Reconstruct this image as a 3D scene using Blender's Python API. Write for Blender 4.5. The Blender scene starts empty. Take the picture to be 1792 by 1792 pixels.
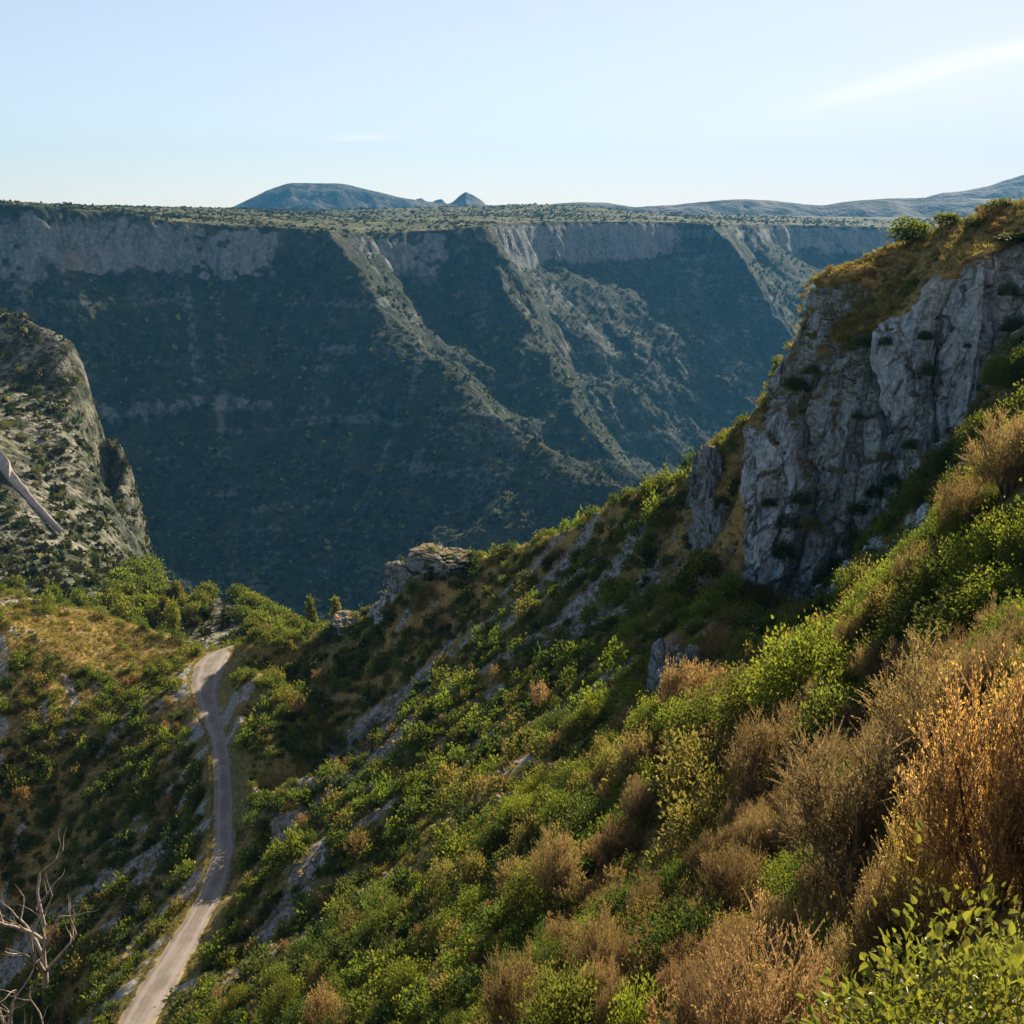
import bpy, math, random
import numpy as np
from mathutils import Vector, Matrix, geometry

R = math.radians
scene = bpy.context.scene
COL = scene.collection
rng = np.random.default_rng(7)
random.seed(7)

# ------------------------------------------------------------------ camera
PITCH = R(15.2)
FOV = R(50)
cam_d = bpy.data.cameras.new('camera')
cam_d.angle = FOV
cam_d.clip_start = 0.05
cam_d.clip_end = 40000
cam = bpy.data.objects.new('camera', cam_d)
COL.objects.link(cam)
cam.location = (0, 0, 0)
cam.rotation_euler = (R(90) - PITCH, 0, 0)
scene.camera = cam

# ------------------------------------------------------------------ sky, sun, exposure
SUN_AZ = R(31)      # to the right of straight ahead
SUN_EL = R(28.5)
SUN_DIR = Vector((math.sin(SUN_AZ) * math.cos(SUN_EL), math.cos(SUN_AZ) * math.cos(SUN_EL), math.sin(SUN_EL)))
world = bpy.data.worlds.new('World')
scene.world = world
world.use_nodes = True
wn, wl = world.node_tree.nodes, world.node_tree.links
wn.clear()
w_out = wn.new('ShaderNodeOutputWorld')
w_bg = wn.new('ShaderNodeBackground')
w_sky = wn.new('ShaderNodeTexSky')
w_sky.sky_type = 'NISHITA'
w_sky.sun_disc = False
w_sky.sun_elevation = SUN_EL
w_sky.sun_rotation = SUN_AZ
w_sky.altitude = 600
w_sky.air_density = 1.0
w_sky.dust_density = 0.15
w_sky.ozone_density = 3.0
w_bg.inputs['Strength'].default_value = 0.052
# thin cirrus, laid out by sky direction
tc = wn.new('ShaderNodeTexCoord')
def wmath(op, a, b=None, clamp=False):
    n = wn.new('ShaderNodeMath'); n.operation = op; n.use_clamp = clamp
    for i, v in enumerate((a, b)):
        if v is None: continue
        if isinstance(v, (int, float)): n.inputs[i].default_value = v
        else: wl.new(v, n.inputs[i])
    return n.outputs[0]
sep = wn.new('ShaderNodeSeparateXYZ')
wl.new(tc.outputs['Generated'], sep.inputs[0])
sx, sy, sz = sep.outputs
az = wmath('ARCTAN2', sx, sy)
def wisp(az0, el0, tilt, half_len, half_h, seed, scale, gain):
    """a soft streak of ice cloud about one direction"""
    a = wmath('SUBTRACT', az, az0)
    e = wmath('SUBTRACT', sz, el0)
    e2 = wmath('SUBTRACT', e, wmath('MULTIPLY', a, tilt))
    cmb = wn.new('ShaderNodeCombineXYZ')
    wl.new(wmath('MULTIPLY', a, scale), cmb.inputs[0])
    wl.new(wmath('MULTIPLY', e2, scale * 7), cmb.inputs[1])
    cmb.inputs[2].default_value = seed
    nz = wn.new('ShaderNodeTexNoise')
    nz.inputs['Scale'].default_value = 1.0
    nz.inputs['Detail'].default_value = 6
    nz.inputs['Roughness'].default_value = 0.55
    wl.new(cmb.outputs[0], nz.inputs['Vector'])
    fa = wmath('DIVIDE', a, half_len); fe = wmath('DIVIDE', e2, half_h)
    rr = wmath('ADD', wmath('MULTIPLY', fa, fa), wmath('MULTIPLY', fe, fe))
    mask = wmath('POWER', 2.718, wmath('MULTIPLY', rr, -1.0))
    n2 = wmath('SUBTRACT', wmath('MULTIPLY', nz.outputs['Fac'], 2.2), 0.45, True)
    return wmath('MULTIPLY', wmath('MULTIPLY', mask, n2), gain, True)
w1 = wisp(0.375, 0.116, 0.21, 0.10, 0.0085, 1.3, 8.0, 1.3)
w2 = wisp(-0.13, 0.063, 0.03, 0.030, 0.003, 4.1, 18.0, 0.8)
w3 = wisp(0.30, 0.085, 0.12, 0.35, 0.030, 9.7, 5.0, 0.22)
# a milky veil of very thin high cloud, thicker towards the sun and the horizon
veil = wmath('MULTIPLY', wmath('ADD', 0.66, wmath('MULTIPLY', az, 0.45)), wmath('POWER', 2.718, wmath('MULTIPLY', wmath('MAXIMUM', sz, 0.0), -1.3)), True)
wsum = wmath('ADD', wmath('ADD', w1, w2), w3, True)
w_mix0 = wn.new('ShaderNodeMix'); w_mix0.data_type = 'RGBA'
wl.new(veil, w_mix0.inputs['Factor']); wl.new(w_sky.outputs[0], w_mix0.inputs['A'])
w_mix0.inputs['B'].default_value = (6.5, 5.95, 5.9, 1)
w_mix = wn.new('ShaderNodeMix'); w_mix.data_type = 'RGBA'
wl.new(wsum, w_mix.inputs['Factor'])
wl.new(w_mix0.outputs['Result'], w_mix.inputs['A'])
w_mix.inputs['B'].default_value = (8.2, 8.1, 7.9, 1)
wl.new(w_mix.outputs['Result'], w_bg.inputs['Color'])
wl.new(w_bg.outputs[0], w_out.inputs['Surface'])

sun_d = bpy.data.lights.new('sun', 'SUN')
sun_d.energy = 5.0
sun_d.angle = R(0.5)
sun_d.color = (1.0, 0.86, 0.66)
sun = bpy.data.objects.new('sun', sun_d)
COL.objects.link(sun)
sun.rotation_euler = SUN_DIR.to_track_quat('Z', 'Y').to_euler()

vs = scene.view_settings
scene.display_settings.display_device = 'sRGB'
vs.view_transform = 'Standard'
vs.look = 'None'
vs.exposure = 1.5
vs.gamma = 1.0
vs.use_curve_mapping = False
cy = scene.cycles
cy.use_denoising = True
cy.max_bounces = 6
cy.diffuse_bounces = 3
cy.glossy_bounces = 1
cy.transmission_bounces = 3
cy.transparent_max_bounces = 6
cy.volume_bounces = 0
cy.caustics_reflective = False
cy.caustics_refractive = False

# ------------------------------------------------------------------ noise in numpy
_perm = rng.permutation(4096)
_perm = np.concatenate([_perm, _perm])
_gr = rng.normal(size=(4096, 3)); _gr /= np.linalg.norm(_gr, axis=1)[:, None]
def perlin(x, y, z):
    xi = np.floor(x).astype(np.int64); yi = np.floor(y).astype(np.int64); zi = np.floor(z).astype(np.int64)
    xf, yf, zf = x - xi, y - yi, z - zi
    u = xf * xf * (3 - 2 * xf); v = yf * yf * (3 - 2 * yf); w = zf * zf * (3 - 2 * zf)
    out = 0
    for dx in (0, 1):
        wx = u if dx else 1 - u
        for dy in (0, 1):
            wy = v if dy else 1 - v
            for dz in (0, 1):
                wz = w if dz else 1 - w
                h = _perm[(_perm[(_perm[(xi + dx) & 4095] + yi + dy) & 4095] + zi + dz) & 4095]
                g = _gr[h]
                out = out + wx * wy * wz * (g[..., 0] * (xf - dx) + g[..., 1] * (yf - dy) + g[..., 2] * (zf - dz))
    return out
def fbm(x, y, z=None, oct=4, gain=0.5, ridged=False):
    if z is None: z = np.zeros_like(x) + 0.37
    a, s, f = 1.0, 0, 1.0
    for o in range(oct):
        n = perlin(x * f + 13.1 * o, y * f - 7.7 * o, z * f + 3.3 * o)
        s = s + a * ((0.35 - np.abs(n)) if ridged else n)
        a *= gain; f *= 2.03
    return s
def smooth(e0, e1, x):
    t = np.clip((x - e0) / (e1 - e0), 0, 1)
    return t * t * (3 - 2 * t)

# ------------------------------------------------------------------ survey points: bearing and dip from the viewpoint, and a distance ahead
F = 896 / math.tan(FOV / 2)
CP, SP = math.cos(PITCH), math.sin(PITCH)
def ray(u, v):
    xc, yc = (u - 896) / F, (896 - v) / F
    return np.array((xc, CP + yc * SP, -SP + yc * CP))
def P(u, v, y):
    d = ray(u, v)
    return d * (y / d[1])
def PZ(u, v, z):
    d = ray(u, v)
    return d * (z / d[2])

class Tin:
    """triangulated survey -> height raster"""
    def __init__(self):
        self.p, self.e = [], []
    def pt(self, p): self.p.append(tuple(float(c) for c in p)); return len(self.p) - 1
    def line(self, pts, step=None):
        pts = [np.asarray(p, float) for p in pts]
        last = self.pt(pts[0])
        for a, b in zip(pts, pts[1:]):
            n = 1 if not step else max(1, int(np.linalg.norm((b - a)[:2]) / step))
            for i in range(1, n + 1):
                c = self.pt(a + (b - a) * i / n)
                self.e.append((last, c)); last = c
    def raster(self, x0, x1, y0, y1, cell, blur):
        v2 = [Vector((p[0], p[1])) for p in self.p]
        r = geometry.delaunay_2d_cdt(v2, self.e, [], 0, 1e-3, True)
        vo, fo, ov = r[0], r[2], r[3]
        zz = np.full(len(vo), np.nan)
        for i, src in enumerate(ov):
            if src: zz[i] = self.p[src[0]][2]
        if np.isnan(zz).any():          # crossings of lines: nearest surveyed height
            pa = np.array(self.p)
            for i in np.where(np.isnan(zz))[0]:
                d = (pa[:, 0] - vo[i][0]) ** 2 + (pa[:, 1] - vo[i][1]) ** 2
                k = np.argsort(d)[:4]; w = 1 / (d[k] + .1)
                zz[i] = (pa[k, 2] * w).sum() / w.sum()
        nx, ny = int((x1 - x0) / cell) + 1, int((y1 - y0) / cell) + 1
        H = np.full((ny, nx), np.nan)
        for f in fo:
            a, b, c = (vo[i] for i in f)
            za, zb, zc = (zz[i] for i in f)
            ix0 = max(0, int((min(a[0], b[0], c[0]) - x0) / cell)); ix1 = min(nx - 1, int((max(a[0], b[0], c[0]) - x0) / cell) + 1)
            iy0 = max(0, int((min(a[1], b[1], c[1]) - y0) / cell)); iy1 = min(ny - 1, int((max(a[1], b[1], c[1]) - y0) / cell) + 1)
            if ix1 < ix0 or iy1 < iy0: continue
            det = (b[1] - c[1]) * (a[0] - c[0]) + (c[0] - b[0]) * (a[1] - c[1])
            if abs(det) < 1e-9: continue
            X, Y = np.meshgrid(x0 + np.arange(ix0, ix1 + 1) * cell, y0 + np.arange(iy0, iy1 + 1) * cell)
            l1 = ((b[1] - c[1]) * (X - c[0]) + (c[0] - b[0]) * (Y - c[1])) / det
            l2 = ((c[1] - a[1]) * (X - c[0]) + (a[0] - c[0]) * (Y - c[1])) / det
            l3 = 1 - l1 - l2
            m = (l1 >= -1e-6) & (l2 >= -1e-6) & (l3 >= -1e-6)
            sub = H[iy0:iy1 + 1, ix0:ix1 + 1]
            sub[m] = (l1 * za + l2 * zb + l3 * zc)[m]
        if np.isnan(H).any():
            H[np.isnan(H)] = np.nanmin(H)
        self.x0, self.y0, self.cell, self.nx, self.ny = x0, y0, cell, nx, ny
        self.H = gblur(H, blur)
        return self
    def at(self, x, y, G=None):
        G = self.H if G is None else G
        fx = np.clip((x - self.x0) / self.cell, 0, self.nx - 1.001); fy = np.clip((y - self.y0) / self.cell, 0, self.ny - 1.001)
        ix, iy = fx.astype(np.int64), fy.astype(np.int64)
        tx, ty = fx - ix, fy - iy
        return (G[iy, ix] * (1 - tx) + G[iy, ix + 1] * tx) * (1 - ty) + (G[iy + 1, ix] * (1 - tx) + G[iy + 1, ix + 1] * tx) * ty
    def flow(self, steps, grain, seed, pre):
        """noise smeared along the fall lines: gullies, scree runs, streaks"""
        Hs = gblur(self.H, pre)
        gy, gx = np.gradient(Hs)
        l = np.sqrt(gx * gx + gy * gy) + 1e-4
        gx, gy = gx / l, gy / l
        N = gblur(np.random.default_rng(seed).normal(size=self.H.shape), grain)
        N /= N.std()
        yy, xx = np.mgrid[0:self.ny, 0:self.nx].astype(float)
        acc = N.copy(); cnt = 1
        for sg in (1, -1):
            px, py = xx.copy(), yy.copy()
            for s in range(steps):
                ix = np.clip(px, 0, self.nx - 1).astype(np.int64); iy = np.clip(py, 0, self.ny - 1).astype(np.int64)
                px += sg * gx[iy, ix]; py += sg * gy[iy, ix]
                ix = np.clip(px, 0, self.nx - 1).astype(np.int64); iy = np.clip(py, 0, self.ny - 1).astype(np.int64)
                acc += N[iy, ix]; cnt += 1
        acc = gblur(acc, 0.7)
        return acc / acc.std()

def gblur(A, s):
    if s <= 0: return A
    r = int(3 * s) + 1
    k = np.exp(-0.5 * (np.arange(-r, r + 1) / s) ** 2); k /= k.sum()
    for ax in (0, 1):
        pad = [(0, 0), (0, 0)]; pad[ax] = (r, r)
        B = np.pad(A, pad, mode='edge')
        out = np.zeros_like(A)
        n = A.shape[ax]
        for i, w in enumerate(k):
            out += w * (B[i:i + n, :] if ax == 0 else B[:, i:i + n])
        A = out
    return A

# ------------------------------------------------------------------ the near hillside
ZR = -65.0
near = Tin()
crest = [P(2050, 270, 82), P(1900, 330, 92), P(1792, 368, 98), P(1720, 385, 101), P(1640, 405, 103.5), P(1570, 428, 105.5), P(1500, 454, 106.5), P(1440, 474, 107), P(1405, 486, 107.5), P(1388, 492, 107.6)]
near.line(crest, 6)
crest2 = [P(1378, 712, 107), P(1350, 737, 108), P(1300, 744, 112), P(1255, 757, 116), P(1212, 822, 119), P(1160, 845, 122), P(1100, 868, 125), P(1000, 925, 133), P(900, 955, 138), P(860, 967, 140), P(800, 967, 141), P(742, 967, 142), P(715, 985, 143), P(692, 1062, 146), P(640, 1078, 147), P(560, 1107, 150), P(500, 1122, 153), P(420, 1133, 157), P(345, 1140, 159), P(300, 1112, 163), P(230, 1092, 165), P(130, 1060, 168), P(0, 1038, 170), P(-250, 990, 172)]
near.line(crest2, 5)
for q in crest + crest2:
    o = np.array((0.10, 1.0, 0))
    near.pt(q + o * 9 + (0, 0, -5.5)); near.pt(q + o * 40 + (0, 0, -42)); near.pt(q + o * 90 + (0, 0, -95))
near.pt(P(1372, 716, 108.2)); near.pt(P(1366, 720, 110)); near.pt(P(1388, 492, 107.6) + (-2.4, 3, -15)); near.pt(P(1440, 474, 107) + (0, 5, -9))
near.pt((120, 140, -80)); near.pt((160, 60, 20)); near.pt((150, 240, -170)); near.pt((-260, 330, -190)); near.pt((160, 330, -220)); near.pt((-260, 150, -60)); near.pt((-260, -40, -60)); near.pt((160, -40, 18)); near.pt((-60, -40, -40)); near.pt((-50, 0, -44))
# shoulder of the left ridge and the slope under it
near.line([P(-250, 1060, 154), P(0, 1088, 155), P(100, 1130, 154), P(185, 1180, 152), P(290, 1175, 151), P(325, 1165, 152)], 6)
for u, v, y in ((-250, 1200, 143), (0, 1200, 145), (0, 1300, 137), (0, 1450, 127), (0, 1600, 118), (0, 1792, 103), (-250, 1450, 120), (-250, 1792, 105), (100, 1250, 142), (130, 1400, 130), (100, 1530, 121)):
    near.pt(P(u, v, y))
for u, v, dz in ((300, 1240, -1.6), (255, 1280, -3.5), (330, 1350, -2.8), (200, 1370, -6.5), (325, 1440, -4.2), (200, 1470, -9.5), (310, 1530, -4.2), (225, 1640, -5), (100, 1640, -13), (150, 1760, -6.5), (60, 1760, -15), (20, 1980, -20)):
    near.pt(PZ(u, v, ZR + dz))
# the road, a cut shelf at an even height
road_l = [(402, 1131), (352, 1152), (334, 1185), (338, 1225), (352, 1262), (367, 1305), (373, 1350), (374, 1400), (373, 1450), (368, 1500), (350, 1555), (325, 1600), (290, 1655), (250, 1715), (205, 1792), (140, 1900), (60, 2050)]
road_r = [(428, 1129), (408, 1146), (396, 1180), (386, 1215), (392, 1254), (402, 1298), (409, 1345), (412, 1400), (413, 1450), (411, 1500), (398, 1553), (376, 1602), (350, 1655), (318, 1715), (275, 1792), (215, 1900), (140, 2050)]
road_L = [PZ(u, v, ZR) for u, v in road_l]; road_R = [PZ(u, v, ZR) for u, v in road_r]
near.line(road_L); near.line(road_R)
# the bank above the road and the shaded gully behind the rib
for a, b in list(zip(road_R, road_L))[2:10]:
    o = a - b; o /= np.linalg.norm(o)
    near.pt(a + o * 2.0 + (0, 0, 4.0)); near.pt(a + o * 5.0 + (0, 0, 5.5))
for a, b in list(zip(road_R, road_L))[10:15]:
    o = a - b; o /= np.linalg.norm(o)
    near.pt(a + o * 1.8 + (0, 0, 1.0))
near.line([P(452, 1512, 99.5), P(550, 1428, 103), P(650, 1335, 107), P(760, 1232, 111.5), P(860, 1130, 116)], 4)
for u, v, y in ((440, 1470, 106), (500, 1425, 112), (590, 1345, 116.5), (700, 1245, 120.5), (800, 1150, 123), (900, 1060, 126),
                (450, 1300, 129), (560, 1230, 132), (480, 1200, 142), (660, 1150, 134), (780, 1060, 134), (900, 1000, 133), (1000, 985, 127)):
    near.pt(P(u, v, y))
# sunlit slope below the viewpoint
for u, v, y in ((450, 1650, 84), (450, 1780, 65), (600, 1700, 52), (600, 1550, 83), (760, 1700, 38), (900, 1700, 30), (900, 1900, 19), (1100, 1750, 20), (600, 1900, 40), (350, 1900, 62),
                (1200, 1500, 33), (1200, 1300, 50), (1000, 1500, 45), (1000, 1300, 70), (800, 1500, 62), (800, 1320, 94), (700, 1420, 88), (950, 1150, 106), (1040, 1060, 112), (1080, 1150, 90),
                (1150, 1000, 108), (1100, 930, 118), (1300, 1210, 45), (1180, 1235, 50), (1400, 1100, 42), (1560, 985, 39), (1650, 900, 37), (1792, 745, 34), (2000, 560, 30),
                (1700, 1500, 12.5), (1500, 1700, 12), (1300, 1700, 18), (1750, 1850, 4.5), (1500, 2000, 6), (1100, 2100, 8), (1792, 1300, 14), (1792, 1020, 22), (1600, 1200, 26), (1400, 1400, 25), (2100, 1300, 10), (2100, 900, 20)):
    near.pt(P(u, v, y) + (0, 0, -0.9 if y < 60 else -0.4))
near.pt((0, 0, -1.8)); near.pt((6, -4, -1.0)); near.pt((-8, 0, -5)); near.pt((30, 10, 1.5)); near.pt((12, 4, -1.2))
# the hollow between the brow and the crag
for u, v, y in ((1240, 1200, 66), (1300, 1110, 74), (1400, 1140, 72), (1500, 1050, 68), (1600, 980, 64), (1720, 930, 60), (1900, 830, 55)):
    near.pt(P(u, v, y))
# crag: lip and foot
lip = [P(1322, 775, 102), P(1352, 745, 101.5), P(1395, 690, 100.5), P(1432, 632, 99.5), P(1470, 582, 98), P(1530, 566, 96), P(1596, 574, 94), P(1614, 525, 93), P(1660, 482, 91.5), P(1700, 462, 90), P(1745, 466, 88.5), P(1800, 474, 86), P(1950, 440, 78)]
foot = [P(1298, 1035, 97.5), P(1330, 1045, 97), P(1380, 1075, 95.5), P(1425, 1080, 94.5), P(1500, 1000, 93.8), P(1590, 872, 92), P(1640, 900, 90.3), P(1700, 900, 88.3), P(1800, 880, 84.8), P(1950, 800, 77)]
near.line(lip, 3); near.line(foot, 3)
near.line([P(1400, 560, 103.5), P(1388, 640, 104), P(1376, 716, 104.5)], 4)     # foot of the back wall where the grass ramp starts
near.line([P(1396, 500, 105.2), P(1450, 492, 104), P(1510, 492, 102)], 4)
for u, v, y in ((1450, 590, 101.3), (1520, 540, 100.8), (1600, 480, 99), (1680, 440, 97), (1760, 420, 94), (1560, 480, 102.5), (1790, 430, 92)):
    near.pt(P(u, v, y))
# small walls left of the crag
for u, v, y in ((1290, 800, 110), (1270, 880, 107), (1240, 980, 101), (1200, 1060, 92), (1270, 1060, 92)):
    near.pt(P(u, v, y))
near.raster(-230, 150, -30, 320, 0.4, 1.3)
near_flow = near.flow(34, 1.1, 3, 6)
near_gully = near.flow(50, 4.0, 5, 10)

def near_height(x, y):
    wx = 1.6 * fbm(x * 0.11, y * 0.11, oct=4) ; wy = 1.6 * fbm(x * 0.11 + 50, y * 0.11, oct=4)
    dist = np.sqrt(x * x + y * y)
    k = smooth(8, 50, dist)
    rd = near.at(x, y, near.road)
    keep = 1 - rd
    h = near.at(x + wx * k * keep, y + wy * k * keep)
    h = h + keep * (0.25 + 0.75 * k) * (0.55 * fbm(x * 0.16, y * 0.16, oct=5, gain=.55) + 0.22 * near.at(x, y, near_gully) + 0.05 * near.at(x, y, near_flow))
    return h
def poly_mask(t, left, right, grow, blur):
    """raster mask of the ribbon between two lines"""
    M = np.zeros((t.ny, t.nx))
    yy, xx = np.mgrid[0:t.ny, 0:t.nx]
    X, Y = t.x0 + xx * t.cell, t.y0 + yy * t.cell
    for i in range(len(left) - 1):
        q = [left[i], left[i + 1], right[i + 1], right[i]]
        c = sum(q) / 4
        q = [p + (p - c) / np.linalg.norm((p - c)[:2]) * grow for p in q]
        sgn = None; m = np.ones_like(M, bool)
        ar = sum(q[j][0] * q[(j + 1) % 4][1] - q[(j + 1) % 4][0] * q[j][1] for j in range(4))
        for j in range(4):
            a, b = q[j], q[(j + 1) % 4]
            cr = (b[0] - a[0]) * (Y - a[1]) - (b[1] - a[1]) * (X - a[0])
            m &= (cr * np.sign(ar) >= 0)
        M[m] = 1
    return gblur(M, blur)
near.road = poly_mask(near, road_L, road_R, 0.6, 1.2)

# ------------------------------------------------------------------ the canyon, the plateau beyond
far = Tin()
rim = [P(-500, 360, 1150), P(-200, 364, 1180), P(0, 356, 1200), P(70, 360, 1200), P(150, 366, 1230), P(230, 372, 1250), P(300, 386, 1260), P(420, 393, 1285), P(560, 402, 1300), P(590, 404, 1330), P(625, 409, 1430), P(700, 406, 1480), P(800, 398, 1500), P(850, 394, 1510), P(880, 392, 1650), P(920, 390, 1780), P(1050, 388, 1900), P(1200, 388, 2000), P(1250, 392, 1980), P(1300, 392, 2100), P(1380, 393, 2300), P(1560, 396, 2400), P(1800, 396, 2450), P(2300, 396, 2500)]
far.line(rim, 60)
far.line([P(-500, 480, 1105), P(-200, 486, 1140), P(0, 492, 1160), P(110, 486, 1165), P(150, 480, 1200), P(300, 486, 1235), P(420, 490, 1258), P(530, 488, 1272)], 60)
far.line([P(890, 470, 1640), P(930, 468, 1745), P(1050, 466, 1870), P(1200, 448, 1975), P(1240, 440, 1962)], 60)
far.line([P(1330, 440, 2100), P(1400, 448, 2270), P(1560, 452, 2370), P(1800, 452, 2420), P(2300, 452, 2450)], 80)
far.line([P(640, 440, 1420), P(700, 430, 1465), P(800, 425, 1485)], 60)
# scree and ledges of the left amphitheatre
far.line([P(-500, 600, 1010), P(-200, 600, 1060), P(100, 600, 1105), P(300, 600, 1146), P(450, 600, 1165), P(580, 590, 1180)], 60)
far.line([P(-500, 690, 950), P(-200, 690, 1000), P(100, 690, 1045), P(300, 690, 1084), P(450, 688, 1095), P(580, 686, 1105), P(700, 700, 1085)], 60)
far.line([P(-500, 745, 930), P(-200, 750, 985), P(100, 755, 1030), P(300, 757, 1066), P(450, 760, 1075), P(580, 740, 1090), P(700, 730, 1078), P(800, 765, 1025)], 60)
far.line([P(-200, 900, 900), P(100, 900, 940), P(300, 900, 976), P(450, 900, 985), P(600, 900, 980), P(740, 900, 950)], 80)
far.line([P(-100, 1060, 780), P(200, 1060, 830), P(450, 1062, 858), P(600, 1040, 870), P(700, 1000, 880)], 80)
far.line([P(200, 1200, 700), P(450, 1200, 740), P(700, 1150, 770), P(1000, 1050, 790), P(1300, 1000, 800)], 80)
# first spur: crest, its far flank, its side rib
s1 = [P(575, 403, 1285), P(612, 440, 1262), P(650, 490, 1232), P(695, 552, 1190), P(760, 606, 1145), P(830, 678, 1090), P(900, 735, 1042), P(980, 790, 992), P(1050, 832, 950), P(1096, 856, 925), P(1180, 930, 870), P(1300, 1040, 800)]
far.line(s1, 30)
far.line([q + (35, 30, -38) for q in s1[2:]], 40)
far.line([q + (75, 70, -85) for q in s1[2:]], 60)
far.line([q + (-28, -12, -6) for q in s1[2:9]], 40)
far.line([q + (-60, -26, -19) for q in s1[2:9]], 40)
far.line([q + (-95, -44, -52) for q in s1[3:8]], 40)
far.line([P(1000, 806, 975), P(940, 842, 945), P(870, 885, 915), P(795, 948, 880), P(740, 1010, 850)], 40)
far.line([P(1060, 930, 885), P(960, 960, 885), P(880, 1000, 860)], 60)
# second spur and the mottled face beside it
s2 = [P(850, 396, 1508), P(868, 450, 1470), P(890, 520, 1415), P(930, 590, 1360), P(965, 650, 1310), P(1010, 715, 1255), P(1065, 775, 1205), P(1120, 842, 1155), P(1200, 930, 1090)]
far.line(s2, 40)
far.line([q + (40, 40, -42) for q in s2[1:]], 50)
for u, v, y in ((680, 500, 1430), (760, 520, 1430), (820, 600, 1365), (880, 660, 1312), (950, 740, 1232), (760, 590, 1375), (860, 700, 1285), (960, 800, 1185), (1040, 850, 1135), (1090, 900, 1090), (900, 800, 1190), (1000, 880, 1100)):
    far.pt(P(u, v, y))
# the right alcove
for v, ys in ((600, 1715), (700, 1612), (760, 1560), (820, 1490), (950, 1330), (1050, 1200)):
    far.line([P(u, v, ys * f) for u, f in ((1000, .93), (1080, .97), (1200, 1.0), (1320, 1.03), (1420, 1.1), (1600, 1.15), (1900, 1.15), (2300, 1.1)) if not (v > 860 and u < 1150)], 80)
s3 = [P(1240, 393, 1978), P(1290, 430, 1930), P(1330, 490, 1870), P(1370, 550, 1815), P(1420, 610, 1760)]
far.line(s3, 50)
# plateau
far.line([P(-600, 345, 1420), P(-200, 346, 1420), P(0, 350, 1430), P(60, 354, 1460), P(150, 361, 1600), P(300, 364, 1850), P(450, 366, 2200), P(600, 371, 2700), P(740, 373, 2800), P(850, 361, 2600), P(930, 357, 2600), P(1010, 360, 2650), P(1100, 371, 2800), P(1300, 376, 3000), P(1600, 381, 3200), P(2300, 382, 3200)], 90)
for u, v, y in ((300, 376, 1480), (450, 380, 1550), (600, 388, 1650), (720, 389, 1750), (850, 378, 1850), (1000, 378, 2150), (1200, 381, 2350), (1500, 388, 2700), (0, 360, 1290), (120, 366, 1330), (600, 380, 2100), (800, 380, 2100)):
    far.pt(P(u, v, y))
for x in (-1600, -800, 0, 800, 1600, 2400): far.pt((x, 3500, -60))
# the hill on the left with its road
hill = [P(-300, 470, 560), P(-100, 505, 535), P(0, 532, 515), P(60, 546, 507), P(130, 568, 500), P(178, 612, 490), P(200, 652, 480), P(190, 684, 472)]
far.line(hill, 20)
hill2 = [P(-300, 670, 470), P(0, 700, 448), P(70, 722, 438), P(130, 752, 428), P(180, 800, 418), P(208, 868, 404), P(213, 920, 390), P(220, 978, 368)]
far.line(hill2, 15)
# the deep cut on its right side
far.line([P(240, 1030, 300), P(232, 1020, 340), P(224, 1015, 390), P(217, 1012, 430), P(211, 1010, 470), P(206, 1010, 520), P(202, 1010, 600)], 15)
far.line([P(280, 1040, 330), P(275, 1040, 420), P(270, 1040, 520), P(260, 1040, 620)], 30)
far.pt(P(150, 760, 450)); far.pt(P(170, 790, 440)); far.pt(P(140, 720, 468))
far.pt(P(205, 760, 520)); far.pt(P(210, 700, 530)); far.pt(P(180, 640, 560)); far.pt(P(210, 860, 450)); far.pt(P(215, 930, 430))
far.line([P(-300, 640, 485), P(0, 672, 466), P(60, 690, 456), P(120, 700, 452)], 20)
for q in hill[:7]: far.pt(q * 1.09 + (0, 0, -45)); far.pt((q[0] * 1.28, q[1] * 1.28, -230)); far.pt((q[0] * 1.5, q[1] * 1.5, -275))
lroad_l = [(-260, 640), (-120, 726), (0, 828), (20, 852), (48, 882), (78, 910), (106, 936)]
lroad_r = [(-230, 622), (-100, 700), (0, 786), (24, 826), (54, 866), (84, 902), (112, 932)]
ly = (470, 420, 378, 372, 366, 358, 350)
lroad_L = [P(u, v, y) for (u, v), y in zip(lroad_l, ly)]; lroad_R = [np.array((0, 0, 0.3)) + P(u, v, y + (6, 6, 6, 5, 3.6, 2.2, .8)[i]) for i, ((u, v), y) in enumerate(zip(lroad_r, ly))]
far.line(lroad_L); far.line(lroad_R)
for u, v, y in ((60, 800, 405), (110, 850, 392), (150, 900, 382), (40, 770, 415), (170, 960, 362), (0, 900, 352), (0, 980, 322), (90, 985, 318), (-250, 850, 370), (-250, 1000, 300), (60, 1040, 285), (150, 1020, 300), (190, 1010, 315), (0, 1080, 262), (-250, 1080, 262), (220, 1060, 262)):
    far.pt(P(u, v, y))
# the wooded dip and the knoll behind the saddle
far.line([P(330, 1062, 228), P(365, 1034, 232), P(392, 1022, 234), P(430, 1040, 230), P(480, 1068, 224), P(540, 1092, 216), P(640, 1110, 205)], 8)
for u, v, y in ((390, 1075, 212), (330, 1100, 206), (440, 1095, 206), (270, 1080, 222), (290, 1052, 245), (240, 1040, 262), (520, 1110, 200), (400, 1150, 188), (200, 1110, 210), (0, 1150, 200), (-250, 1150, 200), (640, 1150, 188), (260, 1010, 290)):
    far.pt(P(u, v, y))
for q in (P(365, 1034, 232), P(392, 1022, 234), P(430, 1040, 230), P(480, 1068, 224), P(540, 1092, 216), P(640, 1110, 205)):
    far.pt(q + (12, 26, -24)); far.pt(q + (50, 110, -100)); far.pt(q + (80, 300, -190))
for x in (-1200, -600, -200, 100, 500, 1500, 2400): far.pt((x, 120, -160 if x < 0 else -220))
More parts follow.
